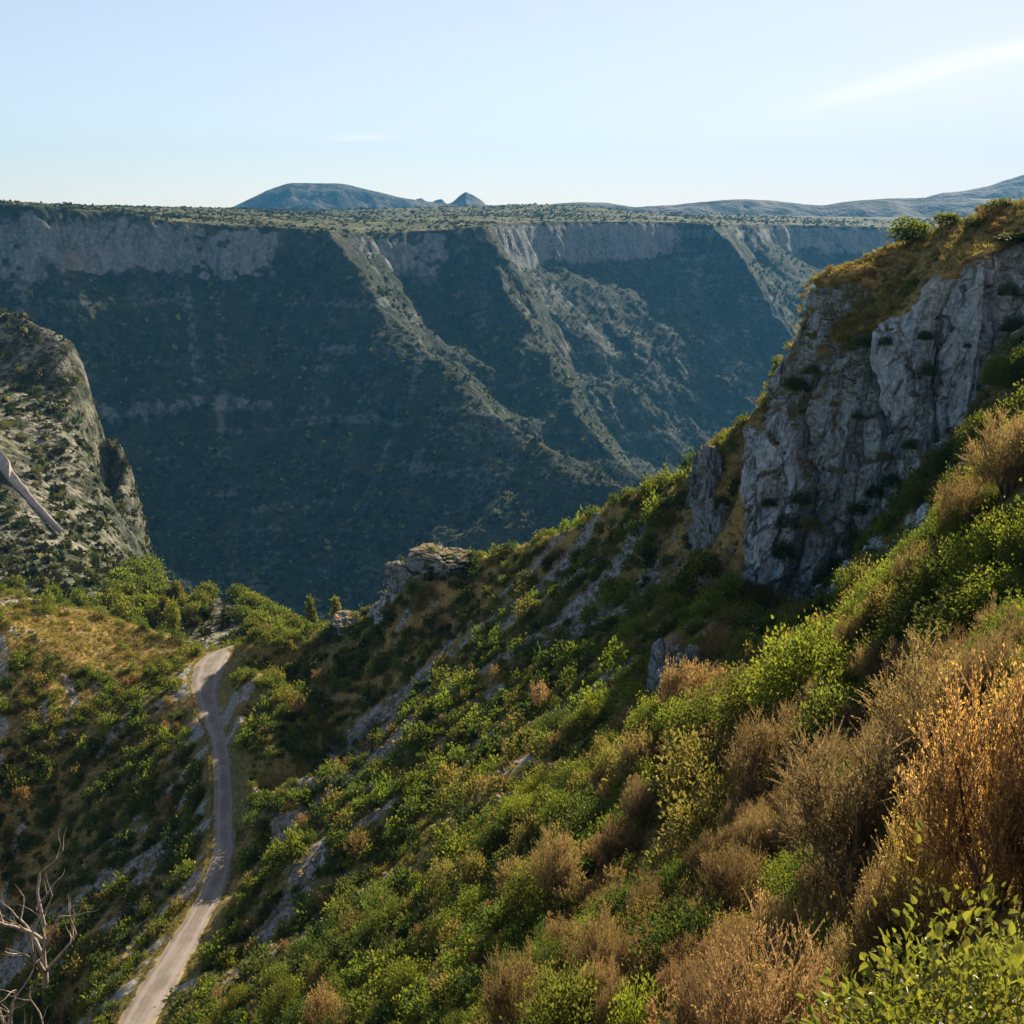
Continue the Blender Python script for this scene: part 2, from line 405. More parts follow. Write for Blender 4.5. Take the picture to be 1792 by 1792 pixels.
far.pt((-1200, 600, -120)); far.pt((2400, 1000, -300)); far.pt((-1600, 1100, -200)); far.pt((-1600, 2500, 20)); far.pt((2400, 2400, -20)); far.pt((400, 500, -300)); far.pt((900, 600, -300))
far.raster(-1300, 2300, 160, 3400, 4.0, 0.9)
far_flow = far.flow(22, 1.0, 11, 3)
far_gully = far.flow(40, 2.6, 12, 6)
far.lroad = poly_mask(far, lroad_L, lroad_R, 0.6, 0.5)

def far_height(x, y):
    d = np.sqrt(x * x + y * y)
    k = smooth(520, 1000, d)
    rd = 1 - far.at(x, y, far.lroad)
    wx = (3 + 24 * k) * fbm(x * 0.010, y * 0.010, oct=5, gain=.55) * rd
    wy = (3 + 24 * k) * fbm(x * 0.010 + 50, y * 0.010, oct=5, gain=.55) * rd
    h = far.at(x + wx, y + wy)
    amp = (0.25 + 0.75 * k) * rd
    flat = smooth(-40, -15, h) * smooth(1100, 1250, d)
    h = h + amp * (1 - 0.75 * flat) * (4.0 * fbm(x * 0.012, y * 0.012, oct=6, gain=.5) + 1.5 * far.at(x, y, far_gully) + 0.6 * far.at(x, y, far_flow))
    return h
# ------------------------------------------------------------------ meshes
def mesh_from(name, V, faces, mat=None, attrs=None, smooth_shade=True, parent=None):
    """V (n,3), faces (m,3) or (m,4) numpy"""
    me = bpy.data.meshes.new(name)
    n, m, k = len(V), len(faces), faces.shape[1]
    me.vertices.add(n)
    me.vertices.foreach_set('co', np.ascontiguousarray(V, np.float32).ravel())
    me.loops.add(m * k)
    me.loops.foreach_set('vertex_index', np.ascontiguousarray(faces, np.int32).ravel())
    me.polygons.add(m)
    me.polygons.foreach_set('loop_start', np.arange(0, m * k, k, dtype=np.int32))
    me.polygons.foreach_set('use_smooth', np.full(m, smooth_shade, bool))
    me.update(calc_edges=True)
    for an, av in (attrs or {}).items():
        if av.ndim == 1:
            a = me.attributes.new(an, 'FLOAT', 'POINT'); a.data.foreach_set('value', np.ascontiguousarray(av, np.float32))
        else:
            a = me.attributes.new(an, 'FLOAT_COLOR', 'POINT')
            c = np.ones((n, 4), np.float32); c[:, :3] = av
            a.data.foreach_set('color', c.ravel())
    if mat: me.materials.append(mat)
    return me
def link(name, me, parent=None, **props):
    o = bpy.data.objects.new(name, me)
    COL.objects.link(o)
    if parent: o.parent = parent
    for k, v in props.items(): o[k] = v
    return o

def fan(height, ks, ymin, ymax, y0, nrow, nfine):
    """ground sheet: columns fan out from (0,y0), rows gather where the ground turns towards the viewpoint"""
    nf = nfine
    yy = y0 + np.geomspace(ymin - y0, ymax - y0, nf)
    X = ks[:, None] * (yy - y0)[None, :]
    Y = np.broadcast_to(yy[None, :], X.shape)
    Z = height(X, Y)
    r = np.sqrt(X * X + Y * Y + Z * Z) + 1.0
    el = np.arctan2(Z, np.sqrt(X * X + Y * Y))
    ds = np.sqrt(np.diff(X, axis=1) ** 2 + np.diff(Y, axis=1) ** 2 + np.diff(Z, axis=1) ** 2) / r[:, 1:]
    de = np.diff(el, axis=1)
    w = np.where(de > 0, de, -0.25 * de) + 0.10 * ds
    w = gblur(w, 1.5)
    cum = np.concatenate([np.zeros((len(ks), 1)), np.cumsum(w, axis=1)], axis=1)
    out = np.empty((len(ks), nrow))
    for j in range(len(ks)):
        out[j] = np.interp(np.linspace(0, cum[j, -1], nrow), cum[j], yy)
    # keep neighbouring columns in step
    out = np.maximum.accumulate(gblur(out, 0.8), axis=1)
    X = ks[:, None] * (out - y0)
    return X, out, height(X, out)
def grid_faces(nc, nr):
    i = np.arange(nc - 1)[:, None] * nr + np.arange(nr - 1)[None, :]
    return np.stack([i, i + nr, i + nr + 1, i + 1], -1).reshape(-1, 4)
def grid_normals(X, Y, Z):
    P3 = np.stack([X, Y, Z], -1)
    a = np.gradient(P3, axis=0); b = np.gradient(P3, axis=1)
    n = np.cross(a, b); n /= np.linalg.norm(n, axis=-1)[..., None] + 1e-9
    n *= np.sign(n[..., 2:3] + 1e-9)
    return n
def split_mesh(V, faces, mask, **kw):
    """faces where mask, with their own compact vertices"""
    f = faces[mask]
    used, inv = np.unique(f, return_inverse=True)
    return used, inv.reshape(f.shape)

# ---- near
ks = np.concatenate([np.linspace(-1.0, -0.52, 110, endpoint=False), np.linspace(-0.52, 0.56, 820, endpoint=False), np.linspace(0.56, 1.2, 120)])
NX, NY, NZ = fan(near_height, ks, 0.0, 235, -14.0, 760, 800)
NN = grid_normals(NX, NY, NZ)
steep = 1 - NN[..., 2]
steep_s = gblur(steep, 2)
dist = np.sqrt(NX ** 2 + NY ** 2)
cliffm = smooth(0.39, 0.55, steep_s) * smooth(60, 72, dist) * (1 - .85 * smooth(-2, -12, NX) * smooth(-52, -57, NZ))
# rock relief: blocks, vertical joints, ledges
def worley(x, y, z):
    xi, yi, zi = (np.floor(a).astype(np.int64) for a in (x, y, z))
    f1 = np.full(x.shape, 9.0); f2 = np.full(x.shape, 9.0); idc = np.zeros(x.shape, np.int64)
    for dx in (-1, 0, 1):
        for dy in (-1, 0, 1):
            for dz in (-1, 0, 1):
                h = _perm[(_perm[(_perm[(xi + dx) & 4095] + yi + dy) & 4095] + zi + dz) & 4095]
                d = np.sqrt((xi + dx + .5 + .45 * _gr[h, 0] - x) ** 2 + (yi + dy + .5 + .45 * _gr[h, 1] - y) ** 2 + (zi + dz + .5 + .45 * _gr[h, 2] - z) ** 2)
                n = d < f1
                f2 = np.where(n, f1, np.minimum(f2, d)); idc = np.where(n, h, idc); f1 = np.where(n, d, f1)
    return f1, f2, (idc % 997) / 997.0
ci = cliffm > .02
cx, cy2, cz = NX[ci], NY[ci], NZ[ci]
jx = cx + 1.3 * fbm(cx * .25, cy2 * .25, cz * .25, oct=3); jz = cz + 1.5 * fbm(cx * .2 + 7, cy2 * .2, cz * .2, oct=3)
f1, f2, hid = worley(jx / 5.5, cy2 / 6.0, jz / 34.0)
g1, g2, hi2 = worley(jx / 1.9, cy2 / 2.2, jz / 5.5)
blk = np.zeros_like(NX)
blk[ci] = 3.2 * (hid - .78) - 1.3 * smooth(.12, 0.0, f2 - f1) + 1.0 * (hi2 - .5) - .45 * smooth(.08, 0, g2 - g1)
k1, k2, hi3 = worley(jx / .7, cy2 / .8, jz / 1.5)
blk[ci] += .4 * (hi3 - .5)
pu, pv = (lambda yc, zc: (896 + F * NX / np.maximum(zc, 1), 896 - F * yc / np.maximum(zc, 1)))(NY * SP + NZ * CP, NY * CP - NZ * SP)
cliffm = cliffm * np.where((NX > 0) & (NY > 60), smooth(1285, 1325, pu + 18 * fbm(NX * .4, NZ * .4, oct=2)), 1)
bx = blk + 0.7 * fbm(NX * .3, NY * .3, NZ * .09, oct=5, gain=.6, ridged=True) + 0.35 * fbm(NX * 1.1, NY * 1.1, NZ * .3, oct=3) + 0.30 * (np.abs(((NZ + 1.2 * fbm(NX * .1, NY * .1, oct=2)) / 4.5) % 1 - .5) - .25)
NX = NX + NN[..., 0] * bx * cliffm; NY = NY + NN[..., 1] * bx * cliffm; NZ = NZ + NN[..., 2] * bx * cliffm * .4
NV = np.stack([NX, NY, NZ], -1).reshape(-1, 3)
NF = grid_faces(len(ks), 760)
flow_v = near.at(NX, NY, near_flow); gul_v = near.at(NX, NY, near_gully)
big = fbm(NX * .02, NY * .02, oct=4)
scree = smooth(0.3, 1.3, flow_v + 0.6 * gul_v + 2.2 * big - 0.2) * smooth(40, 75, dist)
for cu, cv, cy_, rx, ry, g in ((600, 1340, 116, 9, 9, 1.0), (540, 1410, 110, 7, 7, .9), (700, 1260, 118, 8, 9, .7), (690, 1330, 105, 10, 5, .5), (420, 1730, 78, 8, 8, .55), (930, 1060, 124, 5, 12, .5), (230, 1600, 103, 8, 8, .5), (180, 1480, 118, 7, 10, .5), (500, 1560, 96, 8, 7, .55)):
    c = P(cu, cv, cy_)
    scree = np.maximum(scree, g * np.exp(-((NX - c[0]) / rx) ** 2 - ((NY - c[1]) / ry) ** 2) * smooth(-1.3, .8, flow_v))
def line_dist(x, y, pts):
    d = np.full(x.shape, 1e9)
    for a, b in zip(pts, pts[1:]):
        ab = (b - a)[:2]; t = np.clip(((x - a[0]) * ab[0] + (y - a[1]) * ab[1]) / (ab @ ab), 0, 1)
        d = np.minimum(d, np.hypot(x - a[0] - t * ab[0], y - a[1] - t * ab[1]))
    return d
RUNS = [[P(800, 1200, 114), P(700, 1285, 109.5), P(600, 1380, 104.5), P(500, 1475, 100.5)], [P(560, 1520, 92), P(480, 1600, 85), P(420, 1690, 78)], [P(700, 1235, 119), P(600, 1340, 115), P(520, 1420, 110)], [P(330, 1540, 98), P(270, 1610, 95), P(220, 1680, 92)], [P(960, 1000, 126), P(930, 1080, 122), P(880, 1150, 119)], [P(300, 1420, 112), P(240, 1500, 108)]]
def runs(x, y):
    # bare runs of broken limestone down the slope
    m = 0
    for k, r in enumerate(RUNS):
        m = np.maximum(m, smooth(2.6, .9, line_dist(x, y, r) + 1.1 * fbm(x * .25 + k, y * .25, oct=3)))
    return m
scree = np.maximum(scree, .9 * runs(NX, NY))
spx = (NX > 0) * (NY > 60) * smooth(1120, 1180, pu) * smooth(1400, 1340, pu) * smooth(1080, 1000, pv)
spt = (NX > 0) * (NY > 60) * smooth(1380, 1430, pu) * smooth(640, 590, pv)
scree = scree * (1 - cliffm) * (1 - .9 * spx) * (1 - .9 * spt)
gold = smooth(-.2, .5, fbm(NX * .05 + 9, NY * .05, oct=4) + .25 * flow_v)
for cu, cv, cy_, rr in ((130, 1110, 158, 22), (20, 1070, 160, 24), (190, 1160, 153, 13), (1180, 1080, 98, 16), (1100, 1230, 72, 14), (1270, 1010, 99, 12), (240, 1140, 156, 14), (1000, 940, 130, 13), (1560, 480, 101, 14), (1700, 430, 97, 15), (1270, 840, 109, 13)):
    c = P(cu, cv, cy_)
    gold = np.maximum(gold, np.exp(-((NX - c[0]) ** 2 + (NY - c[1]) ** 2) / rr ** 2))
gold = np.maximum(gold, .95 * spt)
n_att = {'rock': cliffm.ravel(), 'scree': scree.ravel(), 'gold': gold.ravel()}

# ---- far
kf = np.concatenate([np.linspace(-0.95, -0.50, 100, endpoint=False), np.linspace(-0.50, 0.50, 900, endpoint=False), np.linspace(0.50, 0.9, 90)])
FX, FY, FZ = fan(far_height, kf, 176, 3300, 0.0, 900, 1000)
FN = grid_normals(FX, FY, FZ)
fsteep = gblur(1 - FN[..., 2], 1.2)
fd = np.sqrt(FX ** 2 + FY ** 2)
fcl = smooth(0.36, 0.55, fsteep)
fb = 4.5 * fbm(FX * .03, FY * .03, FZ * .009, oct=5, gain=.58, ridged=True) + 2.5 * fbm(FX * .09, FY * .09, FZ * .02, oct=3)
fk = fcl * smooth(220, 520, fd) * (.55 + .45 * smooth(500, 1000, fd))
FX = FX + FN[..., 0] * fb * fk; FY = FY + FN[..., 1] * fb * fk
FV = np.stack([FX, FY, FZ], -1).reshape(-1, 3)
FF = grid_faces(len(kf), 900)
# beds of limestone: bare bands at a few levels, broken up by noise
zb = FZ + 14 * fbm(FX * .004, FY * .004, oct=3)
band = np.exp(-((zb + 45) / 32) ** 2) * .9 + np.exp(-((zb + 185) / 14) ** 2) * .32 + np.exp(-((zb + 118) / 8) ** 2) * .22
rock = np.clip(fcl * (0.10 + .9 * band) + .25 * band * smooth(.2, .4, fsteep) + 0.26 * smooth(.5, 1.6, far.at(FX, FY, far_flow)) * smooth(.12, .3, fsteep), 0, 1)
crest_d = np.minimum(np.minimum(line_dist(FX, FY, s1), line_dist(FX, FY, s2)), line_dist(FX, FY, s3))
rock = rock * (1 - .8 * smooth(80, 40, crest_d + 30 * fbm(FX * .02, FY * .02, oct=3)))
plat = smooth(-60, -28, FZ) * smooth(.12, .04, fsteep) * smooth(1100, 1200, fd)
near_left = smooth(650, 550, fd)
left_bare = near_left * (1 - .35 * smooth(.28, .5, fsteep))
# broken ledges between the main beds and pale runs of stones, for the look of the ground only
zl = FZ + 9 * fbm(FX * .006, FY * .006, oct=4)
ledge = smooth(.10, .38, fbm(FX * .007, FY * .007, zl * .085, oct=4, gain=.6)) * smooth(.12, .28, fsteep)
f_att = {'ledge': ledge.ravel(), 'rock': (rock * (1 - near_left * .7)).ravel(), 'plat': plat.ravel(), 'left': left_bare.ravel(), 'streak': far.at(FX, FY, far_flow).ravel()}
# ------------------------------------------------------------------ materials
class Mat:
    def __init__(self, name):
        self.m = bpy.data.materials.new(name); self.m.use_nodes = True
        self.t = self.m.node_tree; self.t.nodes.clear()
        self.out = self.n('ShaderNodeOutputMaterial')
    def n(self, k, **kw):
        n = self.t.nodes.new(k)
        for a, v in kw.items(): setattr(n, a, v)
        return n
    def put(self, sock, v):
        if v is None: return
        if isinstance(v, bpy.types.NodeSocket): self.t.links.new(v, sock)
        elif isinstance(v, tuple) and len(v) == 3 and sock.type == 'RGBA': sock.default_value = (*v, 1)
        else: sock.default_value = v
    def math(self, op, a, b=None, clamp=False):
        n = self.n('ShaderNodeMath', operation=op, use_clamp=clamp)
        self.put(n.inputs[0], a); self.put(n.inputs[1], b)
        return n.outputs[0]
    def attr(self, name, out='Fac'):
        return self.n('ShaderNodeAttribute', attribute_name=name).outputs[out]
    def pos(self, sc=(1, 1, 1), rot=(0, 0, 0)):
        g = self.n('ShaderNodeNewGeometry')
        mp = self.n('ShaderNodeMapping')
        mp.inputs['Scale'].default_value = sc; mp.inputs['Rotation'].default_value = rot
        self.t.links.new(g.outputs['Position'], mp.inputs['Vector'])
        return mp.outputs[0]
    def noise(self, vec, scale, detail=4, rough=.5, dist=0):
        n = self.n('ShaderNodeTexNoise')
        self.put(n.inputs['Vector'], vec)
        n.inputs['Scale'].default_value = scale; n.inputs['Detail'].default_value = detail
        n.inputs['Roughness'].default_value = rough; n.inputs['Distortion'].default_value = dist
        return n.outputs['Fac']
    def voro(self, vec, scale, feature='F1', out='Distance'):
        n = self.n('ShaderNodeTexVoronoi', feature=feature)
        self.put(n.inputs['Vector'], vec); n.inputs['Scale'].default_value = scale
        return n.outputs[out]
    def rng(self, v, a, b, c=0., d=1.):
        n = self.n('ShaderNodeMapRange', interpolation_type='SMOOTHSTEP')
        self.put(n.inputs['Value'], v)
        for i, x in zip(('From Min', 'From Max', 'To Min', 'To Max'), (a, b, c, d)): n.inputs[i].default_value = x
        return n.outputs[0]
    def mix(self, f, a, b, blend='MIX'):
        n = self.n('ShaderNodeMix', data_type='RGBA', blend_type=blend)
        self.put(n.inputs['Factor'], f); self.put(n.inputs['A'], a); self.put(n.inputs['B'], b)
        return n.outputs['Result']
    def bump(self, h, strength, dist):
        n = self.n('ShaderNodeBump')
        self.put(n.inputs['Height'], h); n.inputs['Strength'].default_value = strength; n.inputs['Distance'].default_value = dist
        return n.outputs[0]
    def surf(self, col, rough=.85, spec=.15, normal=None):
        b = self.n('ShaderNodeBsdfPrincipled')
        self.put(b.inputs['Base Color'], col); b.inputs['Roughness'].default_value = rough
        b.inputs['Specular IOR Level'].default_value = spec
        if normal: self.put(b.inputs['Normal'], normal)
        self.t.links.new(b.outputs[0], self.out.inputs['Surface'])
        return self.m

def rock_colour(M, tint=.62, s=1.0):
    p = M.pos((s, s, s * .35)); q = M.pos((s, s, s))
    a = M.noise(p, .55, 6, .6); b = M.noise(q, 2.6, 5, .6); c = M.voro(p, .5, 'DISTANCE_TO_EDGE')
    col = M.mix(M.rng(a, .3, .7), (.145 * tint, .163 * tint, .162 * tint), (.31 * tint, .345 * tint, .345 * tint))
    col = M.mix(M.rng(b, .38, .75), col, (.43 * tint, .47 * tint, .462 * tint))
    st = M.noise(M.pos((s * 1.2, s * 1.2, s * .12)), 1.0, 4, .6)
    col = M.mix(M.rng(st, .52, .68, 0, .8), col, (.05, .05, .045))           # lichen and water stains
    ru = M.noise(q, .22, 3, .5)
    col = M.mix(M.rng(ru, .60, .74, 0, .35), col, (.26, .20, .13))               # rusty patches
    col = M.mix(M.rng(c, .03, .0, 0, .35), col, (.05, .048, .04))                # joints
    h = M.math('ADD', M.math('MULTIPLY', b, .6), M.math('ADD', a, M.math('MULTIPLY', M.rng(c, 0, .08), .25)))
    return col, h

def mat_hillside():
    M = Mat('hillside ground')
    p = M.pos()
    n1, n2, n3 = M.noise(p, .35, 5, .6), M.noise(p, 2.2, 5, .65), M.noise(p, 9, 3, .6)
    gold, scree = M.attr('gold'), M.attr('scree')
    earth = M.mix(M.rng(n2, .35, .65), (.085, .072, .026), (.20, .16, .055))
    dry = M.mix(M.rng(n2, .3, .7), (.20, .13, .045), (.36, .235, .085))
    col = M.mix(M.math('MULTIPLY', gold, M.rng(n1, .35, .6)), earth, dry)
    sc = M.mix(M.rng(n2, .35, .7), (.15, .145, .13), (.35, .335, .305))
    sc = M.mix(M.rng(n3, .55, .7, 0, .7), sc, (.08, .075, .06))
    col = M.mix(M.rng(M.math('ADD', scree, M.math('MULTIPLY', M.math('SUBTRACT', n2, .5), 1.1)), .42, .58), col, sc)
    h = M.math('ADD', n2, M.math('MULTIPLY', n3, .5))
    return M.surf(col, .95, .05, M.bump(h, .7, .25))
def mat_crag(name='limestone', tint=1.05):
    M = Mat(name)
    col, h = rock_colour(M, tint)
    g = M.n('ShaderNodeNewGeometry'); s = M.n('ShaderNodeSeparateXYZ'); M.t.links.new(g.outputs['Normal'], s.inputs[0])
    n = M.noise(M.pos(), 1.2, 4, .6)
    tuft = M.rng(M.math('ADD', s.outputs[2], M.math('MULTIPLY', M.math('SUBTRACT', n, .5), .9)), .78, .95)
    col = M.mix(tuft, col, M.mix(n, (.07, .07, .025), (.26, .17, .07)))
    return M.surf(col, .9, .1, M.bump(h, .8, .5))
def mat_canyon():
    M = Mat('canyon ground')
    rock, plat, left = M.attr('rock'), M.attr('plat'), M.attr('left')
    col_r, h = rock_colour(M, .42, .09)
    p = M.pos()
    n1, n2, n3 = M.noise(p, .02, 5, .6), M.noise(p, .11, 5, .65), M.noise(p, .45, 3, .6)
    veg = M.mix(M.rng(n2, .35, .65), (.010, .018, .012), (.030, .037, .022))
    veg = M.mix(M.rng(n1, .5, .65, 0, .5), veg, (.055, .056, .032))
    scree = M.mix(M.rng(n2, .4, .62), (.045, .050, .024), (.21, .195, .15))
    veg = M.mix(M.math('MULTIPLY', left, M.rng(n3, .3, .6)), veg, scree)
    top = M.mix(M.rng(n1, .42, .6), (.058, .068, .032), (.125, .112, .06))
    top = M.mix(M.rng(n2, .5, .62, 0, .8), top, (.05, .062, .027))
    veg = M.mix(plat, veg, top)
    led, stk = M.attr('ledge'), M.attr('streak')
    n4 = M.noise(M.pos((1, 1, .5)), .16, 4, .7)
    pale = M.rng(M.math('ADD', M.math('ADD', M.math('MULTIPLY', led, .17), M.math('MULTIPLY', stk, .065)), n4), .55, .78, 0, .85)
    pale = M.math('MULTIPLY', pale, M.math('SUBTRACT', 1.0, M.math('MAXIMUM', plat, left)), True)
    veg = M.mix(pale, veg, (.115, .125, .115))
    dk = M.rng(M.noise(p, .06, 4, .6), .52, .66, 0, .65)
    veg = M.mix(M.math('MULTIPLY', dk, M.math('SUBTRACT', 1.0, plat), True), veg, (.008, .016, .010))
    f = M.rng(M.math('ADD', rock, M.math('MULTIPLY', M.math('SUBTRACT', n2, .5), .9)), .28, .62)
    col = M.mix(f, veg, col_r)
    return M.surf(col, .95, .05, M.bump(M.math('ADD', h, n3), .6, 4))
def mat_road(name='worn road', k=1.0):
    M = Mat(name)
    p = M.pos()
    n1, n2 = M.noise(p, .5, 5, .6), M.noise(p, 6, 4, .7)
    col = M.mix(M.rng(n1, .35, .65), (.15 * k, .125 * k, .105 * k), (.215 * k, .185 * k, .16 * k))
    col = M.mix(M.rng(n2, .55, .75, 0, .6), col, (.09, .08, .07))
    e = M.attr('edge')
    rut = M.math('SUBTRACT', M.math('ABSOLUTE', M.math('SUBTRACT', e, .5)), M.math('MULTIPLY', n1, .12))
    col = M.mix(M.rng(rut, .12, .02, 0, .55), col, (.26, .225, .19))
    col = M.mix(M.rng(M.math('ADD', e, M.math('MULTIPLY', n2, .25)), .26, .10, 0, .5), col, (.12, .115, .06))
    col = M.mix(M.rng(M.math('ADD', e, M.math('MULTIPLY', M.math('SUBTRACT', n1, .5), .8)), .72, .95), col, (.26, .20, .11))
    return M.surf(col, .9, .1, M.bump(n2, .3, .05))
def mat_leaf(name, transl=.58, gloss=.15, rough=.6):
    M = Mat(name)
    tint = M.attr('tint', 'Color')
    oi = M.n('ShaderNodeObjectInfo')
    hs = M.n('ShaderNodeHueSaturation')
    hs.inputs['Saturation'].default_value = 1.0
    M.put(hs.inputs['Hue'], M.rng(oi.outputs['Random'], 0, 1, .485, .512))
    M.put(hs.inputs['Value'], M.rng(M.math('FRACT', M.math('MULTIPLY', oi.outputs['Random'], 17.3)), 0, 1, .8, 1.2))
    M.put(hs.inputs['Color'], tint)
    b = M.n('ShaderNodeBsdfPrincipled'); M.put(b.inputs['Base Color'], hs.outputs[0])
    b.inputs['Roughness'].default_value = rough; b.inputs['Specular IOR Level'].default_value = gloss
    tr = M.n('ShaderNodeBsdfTranslucent')
    M.put(tr.inputs['Color'], M.mix(.5, hs.outputs[0], M.mix(1.0, hs.outputs[0], (1.9, 1.75, .7), 'MULTIPLY')))
    mx = M.n('ShaderNodeMixShader'); mx.inputs[0].default_value = transl
    M.t.links.new(b.outputs[0], mx.inputs[1]); M.t.links.new(tr.outputs[0], mx.inputs[2])
    M.t.links.new(mx.outputs[0], M.out.inputs['Surface'])
    return M.m
def mat_bark(name, c1, c2, sc=8):
    M = Mat(name)
    n = M.noise(M.pos((1, 1, .3)), sc, 4, .6)
    return M.surf(M.mix(M.rng(n, .35, .65), c1, c2), .9, .1, M.bump(n, .5, .03))
def mat_mountain():
    M = Mat('mountain')
    p = M.pos()
    n = M.noise(p, .0065, 6, .65)
    return M.surf(M.mix(M.rng(n, .4, .6), (.03, .04, .035), (.11, .10, .09)), .95, .05, M.bump(n, 1.0, 60))

M_outcrop = mat_crag('weathered limestone', .62)
M_hill, M_crag, M_canyon, M_road = mat_hillside(), mat_crag(), mat_canyon(), mat_road()
M_leaf = mat_leaf('green leaves'); M_gloss = mat_leaf('glossy leaves', .50, .35, .42)
M_far = mat_leaf('distant scrub', .15, .05, .9); M_dry = mat_leaf('dry twigs', .45, .05, .9)
M_bark = mat_bark('bark', (.05, .04, .03), (.13, .11, .09))
M_dead = mat_bark('bleached wood', (.17, .14, .11), (.33, .27, .21), 5)
M_mount = mat_mountain()

# ------------------------------------------------------------------ ground objects
fq = cliffm.ravel()[NF].mean(1) > .5
u_, f_ = split_mesh(NV, NF, ~fq)
link('hillside', mesh_from('hillside', NV[u_], f_, M_hill, {k: v[u_] for k, v in n_att.items()}), kind='structure')
u_, f_ = split_mesh(NV, NF, fq)
link('crag', mesh_from('crag', NV[u_], f_, M_crag, None, False), kind='structure')
pl = plat.ravel()[FF].mean(1) > .5
u_, f_ = split_mesh(FV, FF, ~pl)
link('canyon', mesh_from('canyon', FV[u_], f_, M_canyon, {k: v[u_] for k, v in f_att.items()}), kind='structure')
u_, f_ = split_mesh(FV, FF, pl)
link('plateau', mesh_from('plateau', FV[u_], f_, M_canyon, {k: v[u_] for k, v in f_att.items()}), kind='structure')

def catmull(pts, n):
    pts = np.array(pts); P_ = np.vstack([2 * pts[0] - pts[1], pts, 2 * pts[-1] - pts[-2]])
    out = []
    for i in range(1, len(P_) - 2):
        t = np.linspace(0, 1, n, endpoint=False)[:, None]
        a, b, c, d = P_[i - 1], P_[i], P_[i + 1], P_[i + 2]
        out.append(.5 * ((2 * b) + (-a + c) * t + (2 * a - 5 * b + 4 * c - d) * t ** 2 + (-a + 3 * b - 3 * c + d) * t ** 3))
    return np.vstack(out + [pts[-1:]])
def ribbon(name, L, Rr, lift, wob, mat, crown):
    Lc, Rc = catmull(L, 10), catmull(Rr, 10)
    n = len(Lc); ac = 9
    t = np.linspace(0, 1, ac)
    i = np.arange(n) * 1.0
    Lc = Lc + (Lc - Rc) * (wob * fbm(i * .17, i * 0 + 3.3, oct=3))[:, None]
    Rc = Rc - (Lc - Rc) * (wob * fbm(i * .19, i * 0 + 8.1, oct=3))[:, None]
    V = Lc[:, None] * (1 - t)[None, :, None] + Rc[:, None] * t[None, :, None]
    e = np.abs(2 * t - 1)
    V[..., 2] += lift + crown * (1 - e ** 2)[None, :] - .9 * lift * (e ** 8)[None, :]
    edge = np.broadcast_to(e[None, :], V.shape[:2])
    return link(name, mesh_from(name, V.reshape(-1, 3), grid_faces(n, ac), mat, {'edge': edge.ravel()}), kind='structure')
ribbon('road', road_L, road_R, .14, .12, M_road, .04)
ribbon('far_road', lroad_L, lroad_R, .9, .22, mat_road('pale track', 1.9), .1)

# ------------------------------------------------------------------ mountains on the skyline
def mountain(name, prof, y_, depth, seed):
    """a massif: ridge heights surveyed at bearings, with slopes falling to front and back"""
    us = np.linspace(prof[0][0], prof[-1][0], 260)
    vs_ = np.interp(us, [p[0] for p in prof], [p[1] for p in prof])
    vs_ = gblur(np.repeat(vs_[:, None], 3, 1), 1.2)[:, 1]
    n = 60
    tt = np.linspace(-1, 1, n)
    V = np.zeros((len(us), n, 3))
    for i, (u, v) in enumerate(zip(us, vs_)):
        y = y_; q = P(u, v, y)
        V[i, :, 0] = q[0] * (1 + tt * depth / y); V[i, :, 1] = y + tt * depth
        V[i, :, 2] = (q[2] + 120) * np.clip(1 - np.abs(tt) ** 1.15, 0, 1) - 120
    nz = fbm(V[..., 0] * .0047 + seed, V[..., 1] * .0047, oct=6, gain=.55)
    k = np.clip(1 - np.abs(tt), 0, 1)
    V[..., 2] += nz * 56 * (np.abs(tt) * k * 3.0)[None, :] + nz * 4 * k[None, :]
    return link(name, mesh_from(name, V.reshape(-1, 3), grid_faces(len(us), n)[:, ::-1], M_mount), kind='structure')
mountain('mountain', [(330, 385), (400, 364), (430, 350), (470, 330), (505, 319), (540, 319), (600, 321), (640, 331), (690, 343), (735, 350), (790, 356), (860, 368), (930, 385)], 4500, 540, 1)
mountain('mountain', [(640, 385), (715, 362), (728, 348), (738, 346), (750, 355), (765, 348), (773, 347), (782, 356), (792, 352), (804, 341), (815, 334), (828, 340), (842, 348), (850, 356), (880, 372), (920, 385)], 4950, 300, 5)
mountain('hills', [(880, 385), (960, 358), (1010, 354), (1060, 356), (1110, 362), (1170, 359), (1230, 352), (1300, 349), (1350, 351), (1410, 358), (1440, 359), (1500, 351), (1560, 346), (1640, 344), (1720, 347), (1860, 345), (2100, 352), (2300, 385)], 3950, 560, 9)
mountain('hills', [(1500, 385), (1600, 352), (1645, 338), (1690, 333), (1730, 325), (1760, 313), (1792, 304), (1850, 292), (1950, 290), (2100, 310), (2350, 385)], 4550, 560, 14)
# the low country between plateau and mountains
xs = np.linspace(-5600, 5600, 160); ysr = np.linspace(3150, 5700, 60)
GX, GY = np.meshgrid(xs, ysr, indexing='ij')
GZ = -34 + 14 * fbm(GX * .0011, GY * .0011, oct=5) - 20 * smooth(3500, 3150, GY)
link('lowland', mesh_from('lowland', np.stack([GX, GY, GZ], -1).reshape(-1, 3), grid_faces(160, 60), M_canyon, {'plat': np.ones(GX.size), 'rock': np.zeros(GX.size), 'left': np.zeros(GX.size)}), kind='structure')
